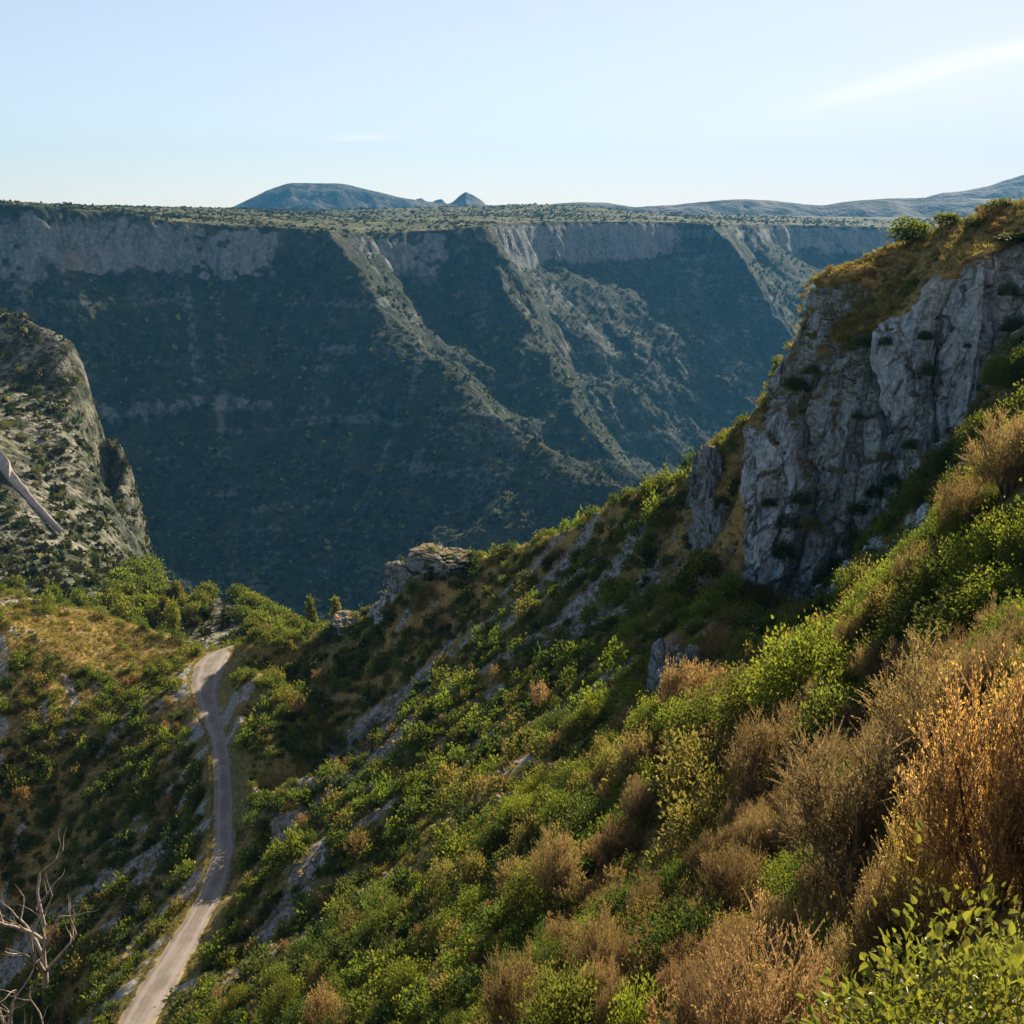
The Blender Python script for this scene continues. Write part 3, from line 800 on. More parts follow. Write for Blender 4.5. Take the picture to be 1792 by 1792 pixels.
# ------------------------------------------------------------------ plants: prototypes as arrays
def unit(v): return v / (np.linalg.norm(v, axis=-1, keepdims=True) + 1e-9)
def leaves(c, d, nrm, length, width, fold=.25):
    """one four-cornered folded leaf per row; c base, d direction, nrm face normal"""
    s = unit(np.cross(d, nrm)); nn = unit(np.cross(s, d))
    L = length[:, None]; W = width[:, None]
    v0 = c; v2 = c + d * L
    v1 = c + d * L * .5 + s * W * .5 + nn * W * fold
    v3 = c + d * L * .5 - s * W * .5 + nn * W * fold
    V = np.stack([v0, v1, v2, v3], 1).reshape(-1, 3)
    i = np.arange(len(c))[:, None] * 4
    return V, np.concatenate([i, i + 1, i + 2, i + 3], 1)
def ovals(c, d, nrm, length, width, fold=.18):
    """one pointed oval leaf per row, folded along its rib: two quads, six corners"""
    s = unit(np.cross(d, nrm)); nn = unit(np.cross(s, d))
    L = length[:, None]; W = width[:, None]
    dr = -nn * L * .10
    pts = [c, c + d * L * .30 + s * W * .5 + nn * W * fold, c + d * L * .68 + s * W * .37 + nn * W * fold + dr * .4, c + d * L + dr,
           c + d * L * .68 - s * W * .37 + nn * W * fold + dr * .4, c + d * L * .30 - s * W * .5 + nn * W * fold]
    V = np.stack(pts, 1).reshape(-1, 3)
    i = np.arange(len(c))[:, None] * 6
    return V, np.concatenate([np.concatenate([i, i + 1, i + 2, i + 3], 1), np.concatenate([i, i + 3, i + 4, i + 5], 1)])
def tint_rows(g, n, cols, per=4):
    cols = np.array(cols); k = g.integers(0, len(cols), n); f = g.random(n)[:, None] * .5
    c = cols[k] * (1 - f) + cols[g.integers(0, len(cols), n)] * f
    c = c * (0.8 + .4 * g.random(n)[:, None])
    return np.repeat(c, per, 0)
GREEN = [(.090, .112, .022), (.068, .092, .020), (.12, .13, .028), (.050, .070, .018)]
BRIGHT = [(.135, .165, .022), (.10, .135, .02), (.18, .195, .032), (.07, .10, .018)]
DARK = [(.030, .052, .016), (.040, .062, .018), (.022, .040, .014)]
OLIVE = [(.135, .118, .036), (.10, .098, .032), (.18, .145, .048)]
BROWN = [(.27, .190, .085), (.20, .145, .070), (.33, .24, .110), (.15, .115, .060)]
GOLD = [(.50, .345, .10), (.42, .28, .08), (.58, .42, .14), (.28, .185, .065)]
GREY = [(.15, .115, .075), (.11, .095, .055), (.19, .135, .085), (.09, .085, .05)]
def leafy(seed, nclump, nper, leaf, cols, h=1.0, w=.62, shape='dome', clump=.20, lift=0.0, oval=False):
    """leaf clusters on and inside an uneven crown; height about h, half width w"""
    g = np.random.default_rng(seed)
    d = unit(g.normal(size=(nclump, 3))); d[:, 2] = np.abs(d[:, 2]) * 1.0 - .12
    d = unit(d)
    lump = 1 + .38 * fbm(d[:, 0] * 1.7 + seed, d[:, 1] * 1.7, d[:, 2] * 1.7, oct=3) * 2
    r = (.45 + .55 * g.random(nclump) ** .5) * lump
    C = d * r[:, None] * np.array((w, w, h * .86))
    if shape == 'cone':
        z = g.random(nclump) ** 1.3; a = g.random(nclump) * 6.283
        rr = w * (1.03 - z) * (.5 + .5 * g.random(nclump) ** .5)
        C = np.stack([rr * np.cos(a), rr * np.sin(a), z * h], 1)
        d = unit(np.stack([np.cos(a), np.sin(a), .4 + 0 * a], 1))
    if shape == 'round':
        d2 = unit(g.normal(size=(nclump, 3))); lump = 1 + .7 * fbm(d2[:, 0] * 1.6 + seed, d2[:, 1] * 1.6, d2[:, 2] * 1.6, oct=3)
        C = d2 * ((.4 + .6 * g.random(nclump) ** .4) * lump)[:, None] * np.array((w, w, h * .42)) + np.array((0, 0, h * .56)); d = d2
    C[:, 2] += lift
    n = nclump * nper
    cc = np.repeat(C, nper, 0); dd = np.repeat(d, nper, 0)
    off = g.normal(size=(n, 3)) * clump * .5
    pos = cc + off
    pos[:, 2] = np.maximum(pos[:, 2], -.06)
    ld = unit(dd * .7 + unit(off) * .8 + g.normal(size=(n, 3)) * .6 + np.array((0, 0, .25)))
    nr = unit(dd + g.normal(size=(n, 3)) * .8 + np.array((0, 0, .4)))
    ln = leaf * (.6 + .8 * g.random(n))
    V, Fq = (ovals if oval else leaves)(pos, ld, nr, ln, ln * (.5 + .25 * g.random(n)))
    ct = tint_rows(g, nclump, cols, 1)
    T = np.repeat(ct, nper, 0) * .5 + tint_rows(g, n, cols, 1) * .5
    return V, Fq, np.repeat(T, 6 if oval else 4, 0)
def broom(seed, nmain, ntwig, nleaf, leaf, cols, h=1.0, w=.56, up=.3):
    """upright sprays of fine dry twigs, denser toward their tips"""
    g = np.random.default_rng(seed)
    Vs, Fs, Ts = [], [], []
    a = g.random(nmain) * 6.283; rad = w * np.sqrt(g.random(nmain)) * 1.05
    tip = np.stack([rad * np.cos(a), rad * np.sin(a), h * (.30 + .72 * np.sqrt(np.clip(1 - (rad / w / 1.06) ** 2, 0, 1))) * (.74 + .30 * g.random(nmain))], 1)
    tip *= (1 + .35 * fbm(tip[:, 0] * 3 + seed, tip[:, 1] * 3, oct=2))[:, None]
    base = np.stack([.12 * w * np.cos(a), .12 * w * np.sin(a), 0 * a], 1)
    mid = base * .4 + tip * .6 * np.array((.85, .85, .75)) + g.normal(size=tip.shape) * .03
    n = nmain * ntwig
    t = (.30 + .70 * g.random(n) ** .7)
    k = np.repeat(np.arange(nmain), ntwig)
    b0 = (1 - t)[:, None] ** 2 * base[k] + (2 * t * (1 - t))[:, None] * mid[k] + (t ** 2)[:, None] * tip[k]
    main = unit(tip[k] - mid[k])
    td = unit(main * .8 + unit(g.normal(size=(n, 3))) * .75 + np.array((0, 0, up)))
    tl = h * .17 * (.5 + .9 * g.random(n))
    # twig itself
    V, Fq = leaves(b0, td, unit(g.normal(size=(n, 3))), tl, np.full(n, .010 * h) , 0)
    Vs.append(V); Fs.append(Fq); Ts.append(np.repeat(tint_rows(g, n, [(.11, .075, .05), (.17, .12, .085)], 1), 4, 0))
    m = n * nleaf; kk = np.repeat(np.arange(n), nleaf); s = .15 + .85 * g.random(m)
    p = b0[kk] + td[kk] * (tl[kk] * s)[:, None]
    ld = unit(td[kk] * .9 + unit(g.normal(size=(m, 3))) * .75)
    ln = leaf * (.6 + .8 * g.random(m))
    V, F2 = leaves(p, ld, unit(g.normal(size=(m, 3))), ln, ln * .36, .15)
    Fs.append(F2 + len(Vs[0])); Vs.append(V)
    Tm = tint_rows(g, nmain, cols, 1)[np.repeat(k, nleaf)] * .55 + tint_rows(g, m, cols, 1) * .45
    Ts.append(np.repeat(Tm, 4, 0))
    return np.vstack(Vs), np.vstack(Fs), np.vstack(Ts)
def tube(path, radii, sides=6):
    path = np.array(path, float); V, Fq = [], []
    for i, p in enumerate(path):
        t = unit(path[min(i + 1, len(path) - 1)] - path[max(i - 1, 0)])
        a = unit(np.cross(t, (0.31, .9, .2))); b = np.cross(t, a)
        for j in range(sides):
            an = 6.2832 * j / sides
            V.append(p + radii[i] * (a * math.cos(an) + b * math.sin(an)))
    for i in range(len(path) - 1):
        for j in range(sides):
            Fq.append((i * sides + j, i * sides + (j + 1) % sides, (i + 1) * sides + (j + 1) % sides, (i + 1) * sides + j))
    return np.array(V), np.array(Fq)
def join(parts):
    Vs, Fs, n = [], [], 0
    for V, Fq in parts:
        Vs.append(V); Fs.append(Fq + n); n += len(V)
    return np.vstack(Vs), np.vstack(Fs)
def stems(seed, n, h, spread, r):
    g = np.random.default_rng(seed); parts = []
    for i in range(n):
        a = g.random() * 6.283; d = np.array((math.cos(a), math.sin(a), 0)) * spread * (.3 + .7 * g.random())
        pts = [np.array((0, 0, -.12 * h)) + d * .08]
        for k in range(1, 6):
            t = k / 5; pts.append(d * t ** .8 + np.array((0, 0, h * t * (.7 + .3 * g.random()))) + g.normal(size=3) * .02 * h)
        parts.append(tube(pts, [r * (1 - .8 * k / 5) for k in range(6)], 5))
    return join(parts)
def branching(seed, p, d, length, r, depth, parts, kink=.25, spread=.7, shrink=.68):
    g = np.random.default_rng(seed)
    pts = [p.copy()]; dd = d.copy()
    for i in range(5):
        dd = unit(dd + g.normal(size=3) * kink * .5 + np.array((0, 0, .05)))
        pts.append(pts[-1] + dd * length / 5)
    parts.append(tube(pts, [r * (1 - .45 * i / 5) if depth else r * (1 - .85 * i / 5) for i in range(6)], 7 if depth > 1 else 5))
    if depth:
        for k in range(g.integers(2, 4)):
            t = g.integers(2, 6) if k else 5
            side = unit(g.normal(size=3)); nd = unit(dd + side * spread)
            branching(seed * 7 + k + depth * 31, pts[t], nd, length * shrink * (.8 + .4 * g.random()), r * .5, depth - 1, parts, kink, spread, shrink)

def proto_mesh(name, arr, mat):
    return mesh_from(name, arr[0], arr[1], mat, {'tint': arr[2]}, smooth_shade=False)
def merged(name, arr_list, mat, place, **props):
    """place: list of (variant, x, y, z, scale, height factor, rotation, tint multiplier)"""
    Vs, Fs, Ts, n = [], [], [], 0
    pl_ = np.array(place)
    for k, (V, Fq, T) in enumerate(arr_list):
        q = pl_[pl_[:, 0] == k]
        if not len(q): continue
        c, s = np.cos(q[:, 6]), np.sin(q[:, 6])
        X = (V[None, :, 0] * c[:, None] - V[None, :, 1] * s[:, None]) * q[:, 4:5] + q[:, 1:2]
        Y = (V[None, :, 0] * s[:, None] + V[None, :, 1] * c[:, None]) * q[:, 4:5] + q[:, 2:3]
        Z = V[None, :, 2] * q[:, 4:5] * q[:, 5:6] + q[:, 3:4]
        Vs.append(np.stack([X, Y, Z], -1).reshape(-1, 3))
        Fs.append((Fq[None] + (np.arange(len(q)) * len(V))[:, None, None]).reshape(-1, Fq.shape[1]) + n)
        Ts.append((T[None] * q[:, 7:10][:, None, :]).reshape(-1, 3))
        n += len(q) * len(V)
    V, Fq, T = np.vstack(Vs), np.vstack(Fs), np.vstack(Ts)
    return link(name, mesh_from(name, V, Fq, mat, {'tint': T}, smooth_shade=False), **props)

# where a line of sight meets the hillside
def hit(u, v, y0=2.5, y1=175):
    d = ray(u, v); yy = np.geomspace(y0, y1, 900)
    p = d[None, :] * (yy / d[1])[:, None]
    below = p[:, 2] < near_height(p[:, 0], p[:, 1])
    i = int(np.argmax(below)) if below.any() else len(yy) - 1
    return p[i]
def project(x, y, z):
    yc = y * SP + z * CP; zc = y * CP - z * SP
    return 896 + F * x / zc, 896 - F * yc / zc
def ground(x, y):
    return float(near_height(np.array([x]), np.array([y]))[0])

PROTO = {}
def proto(key, make, mat, h_n=0):
    if key not in PROTO:
        PROTO[key] = proto_mesh(key.split('#')[0], make(), mat)
    return PROTO[key]
STEM = {}
def stem_mesh(k, leggy=False):
    key = (k, leggy)
    if key not in STEM:
        V, Fq = stems(k, 9 if leggy else 6, .78 if leggy else .6, .42, .020)
        STEM[key] = mesh_from('stem', V, Fq, M_bark)
    return STEM[key]

def shrub(name, foliage, stem, loc, w, h, label, cat, group=None, rot=None):
    """an Empty at the base with foliage and stems under it; prototypes are about 1 high and .6 in half width"""
    r = bpy.data.objects.new(name, None); COL.objects.link(r)
    r.location = loc; r.scale = (w / 1.2, w / 1.2, h)
    r.rotation_euler = (0, 0, random.random() * 6.28 if rot is None else rot)
    r.empty_display_size = .2
    r['label'] = label; r['category'] = cat
    if group: r['group'] = group
    link('foliage', foliage, r)
    if stem: link('stem', stem, r)
    return r

KIND = {
 'glossy': [lambda i=i: leafy(100 + i, 640, 10, .042, BRIGHT + BRIGHT + GREEN + [(.17, .14, .04)], clump=.14, oval=True) for i in range(1)],
 'green': [lambda i=i: leafy(110 + i, 420, 12, .052, BRIGHT, clump=.16, oval=True) for i in range(4)],
 'mid': [lambda i=i: leafy(120 + i, 420, 12, .055, GREEN, clump=.16) for i in range(3)],
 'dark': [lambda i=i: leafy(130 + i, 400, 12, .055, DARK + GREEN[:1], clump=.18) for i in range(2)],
 'olive': [lambda i=i: leafy(140 + i, 280, 12, .065, OLIVE, clump=.15) for i in range(2)],
 'brown': [lambda i=i: broom(150 + i, 75, 15, 6, .050, BROWN) for i in range(3)],
 'brown_fine': [lambda i=i: broom(180 + i, 110, 24, 9, .021, BROWN) for i in range(2)],
 'grey_fine': [lambda i=i: broom(190 + i, 115, 24, 9, .019, GREY + BROWN[:2], up=.2) for i in range(1)],
 'gold_fine': [lambda i=i: broom(195 + i, 115, 26, 9, .021, GOLD + BROWN[:1], up=.4) for i in range(2)],
 'grey': [lambda i=i: broom(160 + i, 80, 15, 6, .045, GREY + BROWN[:2], up=.2) for i in range(2)],
 'gold': [lambda i=i: broom(170 + i, 85, 17, 7, .048, GOLD + BROWN[:1], up=.4) for i in range(2)],
}
KMAT = {'glossy': M_gloss}; KMAT.update({k: M_dry for k in KIND if k.split('_')[0] in ('brown', 'grey', 'gold')})
def kmesh(kind, i):
    i = i % len(KIND[kind])
    return proto('foliage#%s%d' % (kind, i), KIND[kind][i], KMAT.get(kind, M_leaf))

# ------------------------------------------------------------------ shrubs of the foreground, each by itself
# (bearing, dip of its top, dip of its foot, apparent width, kind, name, label)
FORE = [
 (1680, 1585, 1990, 470, 'glossy', 'shrub', 'large leafy bright green shrub filling the bottom right corner, its single leaves visible'),
 (1440, 1612, 1760, 130, 'glossy', 'shrub', 'small bright green leafy sprig at the left of the big corner shrub'),
 (1755, 1560, 1760, 110, 'glossy', 'shrub', 'green leafy shoots standing up behind the big corner shrub'),
 (1735, 1195, 1600, 330, 'gold', 'dry_shrub', 'tall golden brown feathery shrub at the right edge, the brightest of all'),
 (1800, 1225, 1590, 200, 'gold', 'dry_shrub', 'golden shrub cut off by the right edge beside the tallest golden one'),
 (1625, 1420, 1660, 210, 'gold', 'dry_shrub', 'lower golden brown shrub in front of the tall golden one'),
 (1560, 1500, 1700, 150, 'brown', 'dry_shrub', 'brown twiggy shrub just above the green corner shrub'),
 (1635, 1150, 1370, 250, 'brown', 'dry_shrub', 'wide reddish brown shrub behind the tall golden one'),
 (1490, 1285, 1580, 310, 'grey', 'dry_shrub', 'large grey brown domed shrub in the middle of the brown thicket'),
 (1720, 1120, 1290, 130, 'grey', 'dry_shrub', 'grey brown shrub at the upper end of the brown thicket'),
 (1345, 1250, 1430, 160, 'brown', 'dry_shrub', 'brown shrub with bare twigs left of the large grey brown dome'),
 (1240, 1345, 1500, 150, 'olive', 'shrub', 'dull olive shrub left of the brown shrub with bare twigs'),
 (1220, 1270, 1400, 120, 'olive', 'shrub', 'small dull olive shrub above the other olive one'),
 (1285, 1485, 1610, 130, 'brown', 'dry_shrub', 'orange brown shrub below the dull olive ones'),
 (1390, 1555, 1740, 130, 'brown', 'dry_shrub', 'narrow brown shrub under the large grey brown dome'),
 (1420, 1490, 1620, 110, 'dark', 'shrub', 'very dark green shrub in the shade under the grey brown dome'),
 (1340, 1640, 1960, 270, 'brown', 'dry_shrub', 'broad brown shrub at the bottom edge left of the green corner shrub'),
 (1240, 1710, 1900, 150, 'grey', 'dry_shrub', 'grey brown shrub at the bottom edge left of the broad brown one'),
 (1415, 1085, 1215, 160, 'green', 'shrub', 'bright green bushy shrub on the brow below the dark hollow'),
 (1510, 1110, 1210, 110, 'green', 'shrub', 'smaller bright green shrub right of the bushy one on the brow'),
 (1455, 1185, 1320, 130, 'mid', 'shrub', 'mid green shrub between the brow and the grey brown dome'),
 (1330, 1150, 1250, 130, 'green', 'shrub', 'bright green shrub at the left end of the brow row'),
 (1235, 1200, 1300, 120, 'mid', 'shrub', 'mid green shrub at the foot of the low outcrop'),
 (1590, 1060, 1140, 100, 'dark', 'shrub', 'dark green shrub right of the hollow under the crag'),
 (1690, 1050, 1160, 170, 'mid', 'shrub', 'dull green shrub above the wide reddish brown one'),
 (1655, 945, 1060, 110, 'dark', 'shrub', 'dark green shrub at the foot of the tall crag'),
 (1745, 880, 1000, 130, 'green', 'shrub', 'bright green shrub at the right edge beside the tall crag'),
 (1750, 985, 1080, 130, 'green', 'shrub', 'yellowish green shrub at the right edge below its brighter neighbour'),
 (1600, 955, 1060, 90, 'brown', 'dry_shrub', 'narrow brown shrub among green ones at the foot of the crag'),
 (1760, 735, 880, 150, 'brown', 'dry_shrub', 'brown shrub at the right edge against the face of the crag'),
 (1685, 835, 940, 110, 'brown', 'dry_shrub', 'brown shrub touching the lower right of the tall crag'),
 (1780, 1090, 1200, 90, 'mid', 'shrub', 'mid green shrub at the right edge above the golden shrubs'),
 (1560, 1010, 1090, 90, 'olive', 'shrub', 'olive shrub on the brow beside the dark hollow'),
 (1095, 1540, 1630, 100, 'dark', 'shrub', 'compact dark green shrub alone among brown bushes'),
 (1205, 1565, 1700, 150, 'dark', 'shrub', 'broad dark green shrub left of the narrow brown one'),
 (1175, 1470, 1550, 100, 'mid', 'shrub', 'light green shrub above the compact dark one'),
 (990, 1690, 1850, 150, 'mid', 'shrub', 'green shrub at the bottom edge beside a tall brown bush'),
 (1125, 1690, 1850, 110, 'green', 'shrub', 'yellow green shrub at the bottom edge with arching shoots'),
 (900, 1600, 1830, 120, 'brown', 'dry_shrub', 'tall narrow pinkish brown bush at the bottom centre'),
 (975, 1465, 1580, 100, 'brown', 'dry_shrub', 'pinkish brown bush on the slope above the bottom centre'),
 (1045, 1610, 1730, 120, 'brown', 'dry_shrub', 'brown bush between the compact dark shrub and the bottom edge'),
 (1030, 1405, 1490, 120, 'dark', 'shrub', 'round dark green bush on the open slope right of centre'),
 (1080, 1440, 1530, 90, 'brown', 'dry_shrub', 'brown bush right of the round dark green one'),
 (1130, 1370, 1450, 100, 'grey', 'dry_shrub', 'grey brown bush at the edge of the open slope'),
 (930, 1500, 1590, 90, 'mid', 'shrub', 'green bush left of the pinkish brown one'),
]
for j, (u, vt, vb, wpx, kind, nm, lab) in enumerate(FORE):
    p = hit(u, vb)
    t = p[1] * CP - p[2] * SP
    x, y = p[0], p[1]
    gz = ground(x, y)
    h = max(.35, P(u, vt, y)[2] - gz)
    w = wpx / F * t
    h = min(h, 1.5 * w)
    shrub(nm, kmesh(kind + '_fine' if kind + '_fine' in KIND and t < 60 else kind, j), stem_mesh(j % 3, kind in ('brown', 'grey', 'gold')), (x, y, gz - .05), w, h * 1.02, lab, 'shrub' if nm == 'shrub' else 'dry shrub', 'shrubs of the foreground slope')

# ------------------------------------------------------------------ shrubs scattered over the hillside
SM = {  # small versions
 'green': [leafy(210 + i, 60, 7, .17, BRIGHT, clump=.24) for i in range(4)],
 'mid': [leafy(220 + i, 60, 7, .17, GREEN, clump=.24) for i in range(3)],
 'dark': [leafy(230 + i, 55, 7, .18, DARK + GREEN[:1], clump=.25) for i in range(2)],
 'olive': [leafy(240 + i, 60, 7, .15, OLIVE, clump=.22) for i in range(2)],
 'brown': [broom(250 + i, 34, 9, 3, .11, BROWN) for i in range(2)],
}
SM_KEYS = [(k, i) for k in ('green', 'mid', 'dark', 'olive') for i in range(len(SM[k]))]
BR_KEYS = [('brown', 0), ('brown', 1)]
N = 60000
g = np.random.default_rng(21)
yy = 5 + 170 * g.random(N) ** .75
kx = -.62 + 1.32 * g.random(N)
xx = kx * (yy + 6)
zz = near_height(xx, yy)
e = .8
gx = (near_height(xx + e, yy) - near_height(xx - e, yy)) / (2 * e); gy = (near_height(xx, yy + e) - near_height(xx, yy - e)) / (2 * e)
slope = np.hypot(gx, gy)
bigN = fbm(xx * .02, yy * .02, oct=4)
fl = near.at(xx, yy, near_flow); gu = near.at(xx, yy, near_gully)
sc_ = smooth(0.3, 1.3, fl + 0.6 * gu + 2.2 * bigN - 0.2) * smooth(40, 75, np.hypot(xx, yy))
for cu, cv, cy_, rx, ry, gg in ((600, 1340, 116, 9, 9, 1.0), (540, 1410, 110, 7, 7, .9), (700, 1260, 118, 8, 9, .7), (690, 1330, 105, 10, 5, .5), (420, 1730, 78, 8, 8, .55), (230, 1600, 103, 8, 8, .5), (180, 1480, 118, 7, 10, .5), (500, 1560, 96, 8, 7, .55)):
    c = P(cu, cv, cy_)
    sc_ = np.maximum(sc_, gg * np.exp(-((xx - c[0]) / rx) ** 2 - ((yy - c[1]) / ry) ** 2) * smooth(-1.0, .8, fl))
sc_ = np.maximum(sc_, .95 * runs(xx, yy))
rdm = near.at(xx, yy, gblur(near.road, 2.0))
dens = (1 - .93 * sc_) * (1 - smooth(1.5, 2.4, slope)) * (rdm < .06) * (.55 + .45 * smooth(-.3, .3, bigN - .15 * fl))
uu, vv = project(xx, yy, zz)
goldz = np.exp(-(((uu - 120) / 190) ** 2 + ((vv - 1105) / 45) ** 2)) + .9 * np.exp(-(((uu - 200) / 110) ** 2 + ((vv - 1150) / 35) ** 2)) + .4 * np.exp(-(((uu - 1150) / 130) ** 2 + ((vv - 1150) / 130) ** 2))
dens *= np.clip(1 - 1.15 * np.clip(goldz * (vv > 800), 0, 1), .03, 1) * .52
keep = (g.random(N) < dens) & (yy * CP - zz * SP > 15) & ~((uu > 1380) & (vv < 640) & (g.random(N) < .2)) & (uu > -330) & (uu < 2100) & (vv < 2080)
size = np.exp(g.normal(size=N) * .50) * .76
size = np.where((uu > 1380) & (vv < 640), size * .62, size)
size = np.where(yy < 45, np.minimum(size, .95), np.minimum(size, 1.9))
# thin out: one per cell of its own size
order = np.argsort(-size); occ = {}; sel = []
for i in order:
    if not keep[i]: continue
    r = size[i] * .62
    cx_, cy_ = int(xx[i] / .7), int(yy[i] / .7)
    R_ = int(r / .7)
    if any((cx_ + a, cy_ + b) in occ for a in range(-R_, R_ + 1) for b in range(-R_, R_ + 1)): continue
    occ[(cx_, cy_)] = 1
    sel.append(i)
sel = np.array(sel)
tdep = yy[sel] * CP - zz[sel] * SP
app = size[sel] / tdep
inview = (uu[sel] > -20) & (uu[sel] < 1812) & (vv[sel] < 1830)
# hidden behind the crest?
def visible(x, y, z, n=40):
    m = np.ones(len(x), bool)
    for s in np.linspace(.25, .97, n):
        m &= near_height(x * s, y * s) < z * s
    return m
vis = visible(xx[sel], yy[sel], zz[sel] + size[sel] * .7) & inview
brown_p = np.clip(.03 + .66 * smooth(1020, 1330, uu[sel] + .30 * (vv[sel] - 1300) + 260 * fbm(xx[sel] * .06, yy[sel] * .06, oct=3)) * smooth(1080, 1260, vv[sel]) + .6 * smooth(1400, 1500, uu[sel]) * smooth(640, 600, vv[sel]), 0, .75)
lit_side = smooth(-25, 15, xx[sel])
r1, r2 = g.random(len(sel)), g.random(len(sel))
kinds = np.where(r1 < brown_p, 'brown', np.where(r2 < .34, 'green', np.where(r2 < .66, 'mid', np.where(r2 < .82, 'olive', 'dark'))))
def zone(u, v, kind):
    col = {'green': 'bright green', 'mid': 'mid green', 'dark': 'dark green', 'olive': 'olive green', 'brown': 'brown'}[kind]
    noun = 'dry bush' if kind == 'brown' else 'round shrub'
    if v < 640 and u > 1380: where = 'on the grassy top of the crag'
    elif u < 420 and v > 1100 and u < 395 - max(0, (v - 1500)) * .6: where = 'on the shaded slope left of the road'
    elif v < 1060: where = 'high on the slope below the ridge crest'
    elif u > 1150: where = 'among the foreground bushes on the right'
    elif v > 1560: where = 'on the bottom slope between road and brown bushes'
    elif v > 1300: where = 'on the open slope right of the scree runs'
    else: where = 'on the middle slope under the crag and ridge'
    return '%s %s %s' % (col, noun, where)
cand = np.argsort(-app * vis)
quota = {'shrub': 300 - 26 - 40, 'dry_shrub': 140}
single = np.zeros(len(sel), bool)
small_mesh = {}
for i in cand:
    if not vis[i]: break
    nm = 'dry_shrub' if kinds[i] == 'brown' else 'shrub'
    if quota[nm] <= 0: continue
    quota[nm] -= 1; single[i] = True
    k = sel[i]; kd = str(kinds[i])
    sc = size[k]
    me = kmesh('brown_fine' if kd == 'brown' and tdep[i] < 45 else kd, int(i))
    o = link(nm, me)
    o.location = (xx[k], yy[k], zz[k] - .06 * sc)
    o.scale = (sc * (.85 + .3 * g.random()), sc * (.85 + .3 * g.random()), sc * (.95 + .5 * g.random()) * (1.2 if kd == 'brown' else 1))
    o.rotation_euler = (0, 0, g.random() * 6.28)
    o['label'] = zone(uu[k], vv[k], kd)
    o['category'] = 'dry shrub' if kd == 'brown' else 'shrub'
    o['group'] = ('dry bushes ' if kd == 'brown' else 'shrubs ') + o['label'].split(' bush ' if kd == 'brown' else ' shrub ')[1]
rest = np.where(~single)[0]
pg, pb = [], []
for i in rest:
    k = sel[i]; kd = str(kinds[i])
    if tdep[i] < 36 and inview[i]: continue
    var = [j for j, q in enumerate(BR_KEYS if kd == 'brown' else SM_KEYS) if q[0] == kd]
    b = .8 + .4 * g.random()
    rec = (var[int(g.integers(len(var)))], xx[k], yy[k], zz[k] - .06 * size[k], size[k], (.85 + .5 * g.random()) * (1.2 if kd == 'brown' else 1), g.random() * 6.28, b * (.9 + .2 * g.random()), b, b * (.9 + .2 * g.random()))
    (pb if kd == 'brown' else pg).append(rec)
# low dry bushes on the grassy top of the crag and on the ramp beside it
ex = np.concatenate([26 + 46 * g.random(420), 16 + 14 * g.random(110)]); ey = np.concatenate([91 + 16 * g.random(420), 96 + 22 * g.random(110)])
ez = near_height(ex, ey); eu, ev = project(ex, ey, ez)
for i in np.where(((eu > 1400) & (ev < 600)) | ((eu > 1190) & (eu < 1330)))[0]:
    s = .28 + .5 * g.random() ** 2; b = .8 + .4 * g.random()
    if g.random() < .62: pb.append((int(g.integers(2)), ex[i], ey[i], ez[i] - .05, s, 1.0, g.random() * 6.28, b, b, b))
    else: pg.append((int(g.integers(len(SM_KEYS))), ex[i], ey[i], ez[i] - .05, s, .8, g.random() * 6.28, b, b, b))
merged('scrub', [SM[k][i] for k, i in SM_KEYS], M_leaf, pg, kind='stuff')
merged('dry_scrub', [SM[k][i] for k, i in BR_KEYS], M_dry, pb, kind='stuff')

# dry grass and low herbs between them
def tuft(seed, n, cols):
    g = np.random.default_rng(seed)
    a = g.random(n) * 6.283; r = .28 * np.sqrt(g.random(n))
    c = np.stack([r * np.cos(a), r * np.sin(a), -.05 + 0 * a], 1)
    d = unit(np.stack([np.cos(a) * .6, np.sin(a) * .6, 1 + 0 * a], 1) + g.normal(size=(n, 3)) * .35)
    ln = .6 + .5 * g.random(n)
    V, Fq = leaves(c, d, unit(g.normal(size=(n, 3))), ln, np.full(n, .10), .1)
    return V, Fq, tint_rows(g, n, cols)
TU = [tuft(1, 16, [(.30, .20, .08), (.22, .15, .06), (.16, .14, .05)]), tuft(2, 16, [(.19, .18, .05), (.25, .21, .06), (.14, .15, .04)])]
N2 = 42000
y2 = 8 + 165 * g.random(N2) ** .8; x2 = (-.6 + 1.25 * g.random(N2)) * (y2 + 4)
x2 = np.concatenate([x2, 22 + 52 * g.random(9000), 14 + 18 * g.random(4000), -95 + 55 * g.random(9000)]); y2 = np.concatenate([y2, 90 + 18 * g.random(9000), 94 + 25 * g.random(4000), 148 + 26 * g.random(9000)]); N2 = len(x2)
z2 = near_height(x2, y2)
fl2 = near.at(x2, y2, near_flow)
ok = (near.at(x2, y2, near.road) < .05) & (g.random(N2) < .35 + .65 * smooth(.2, -.6, fl2 - .3))
s2_ = .25 + .35 * g.random(N2)
merged('grass', TU, M_dry, [(int(g.random() < .55), x2[i], y2[i], z2[i], s2_[i], 1.0, g.random() * 6.28, 1, 1, 1) for i in np.where(ok)[0]], kind='stuff')

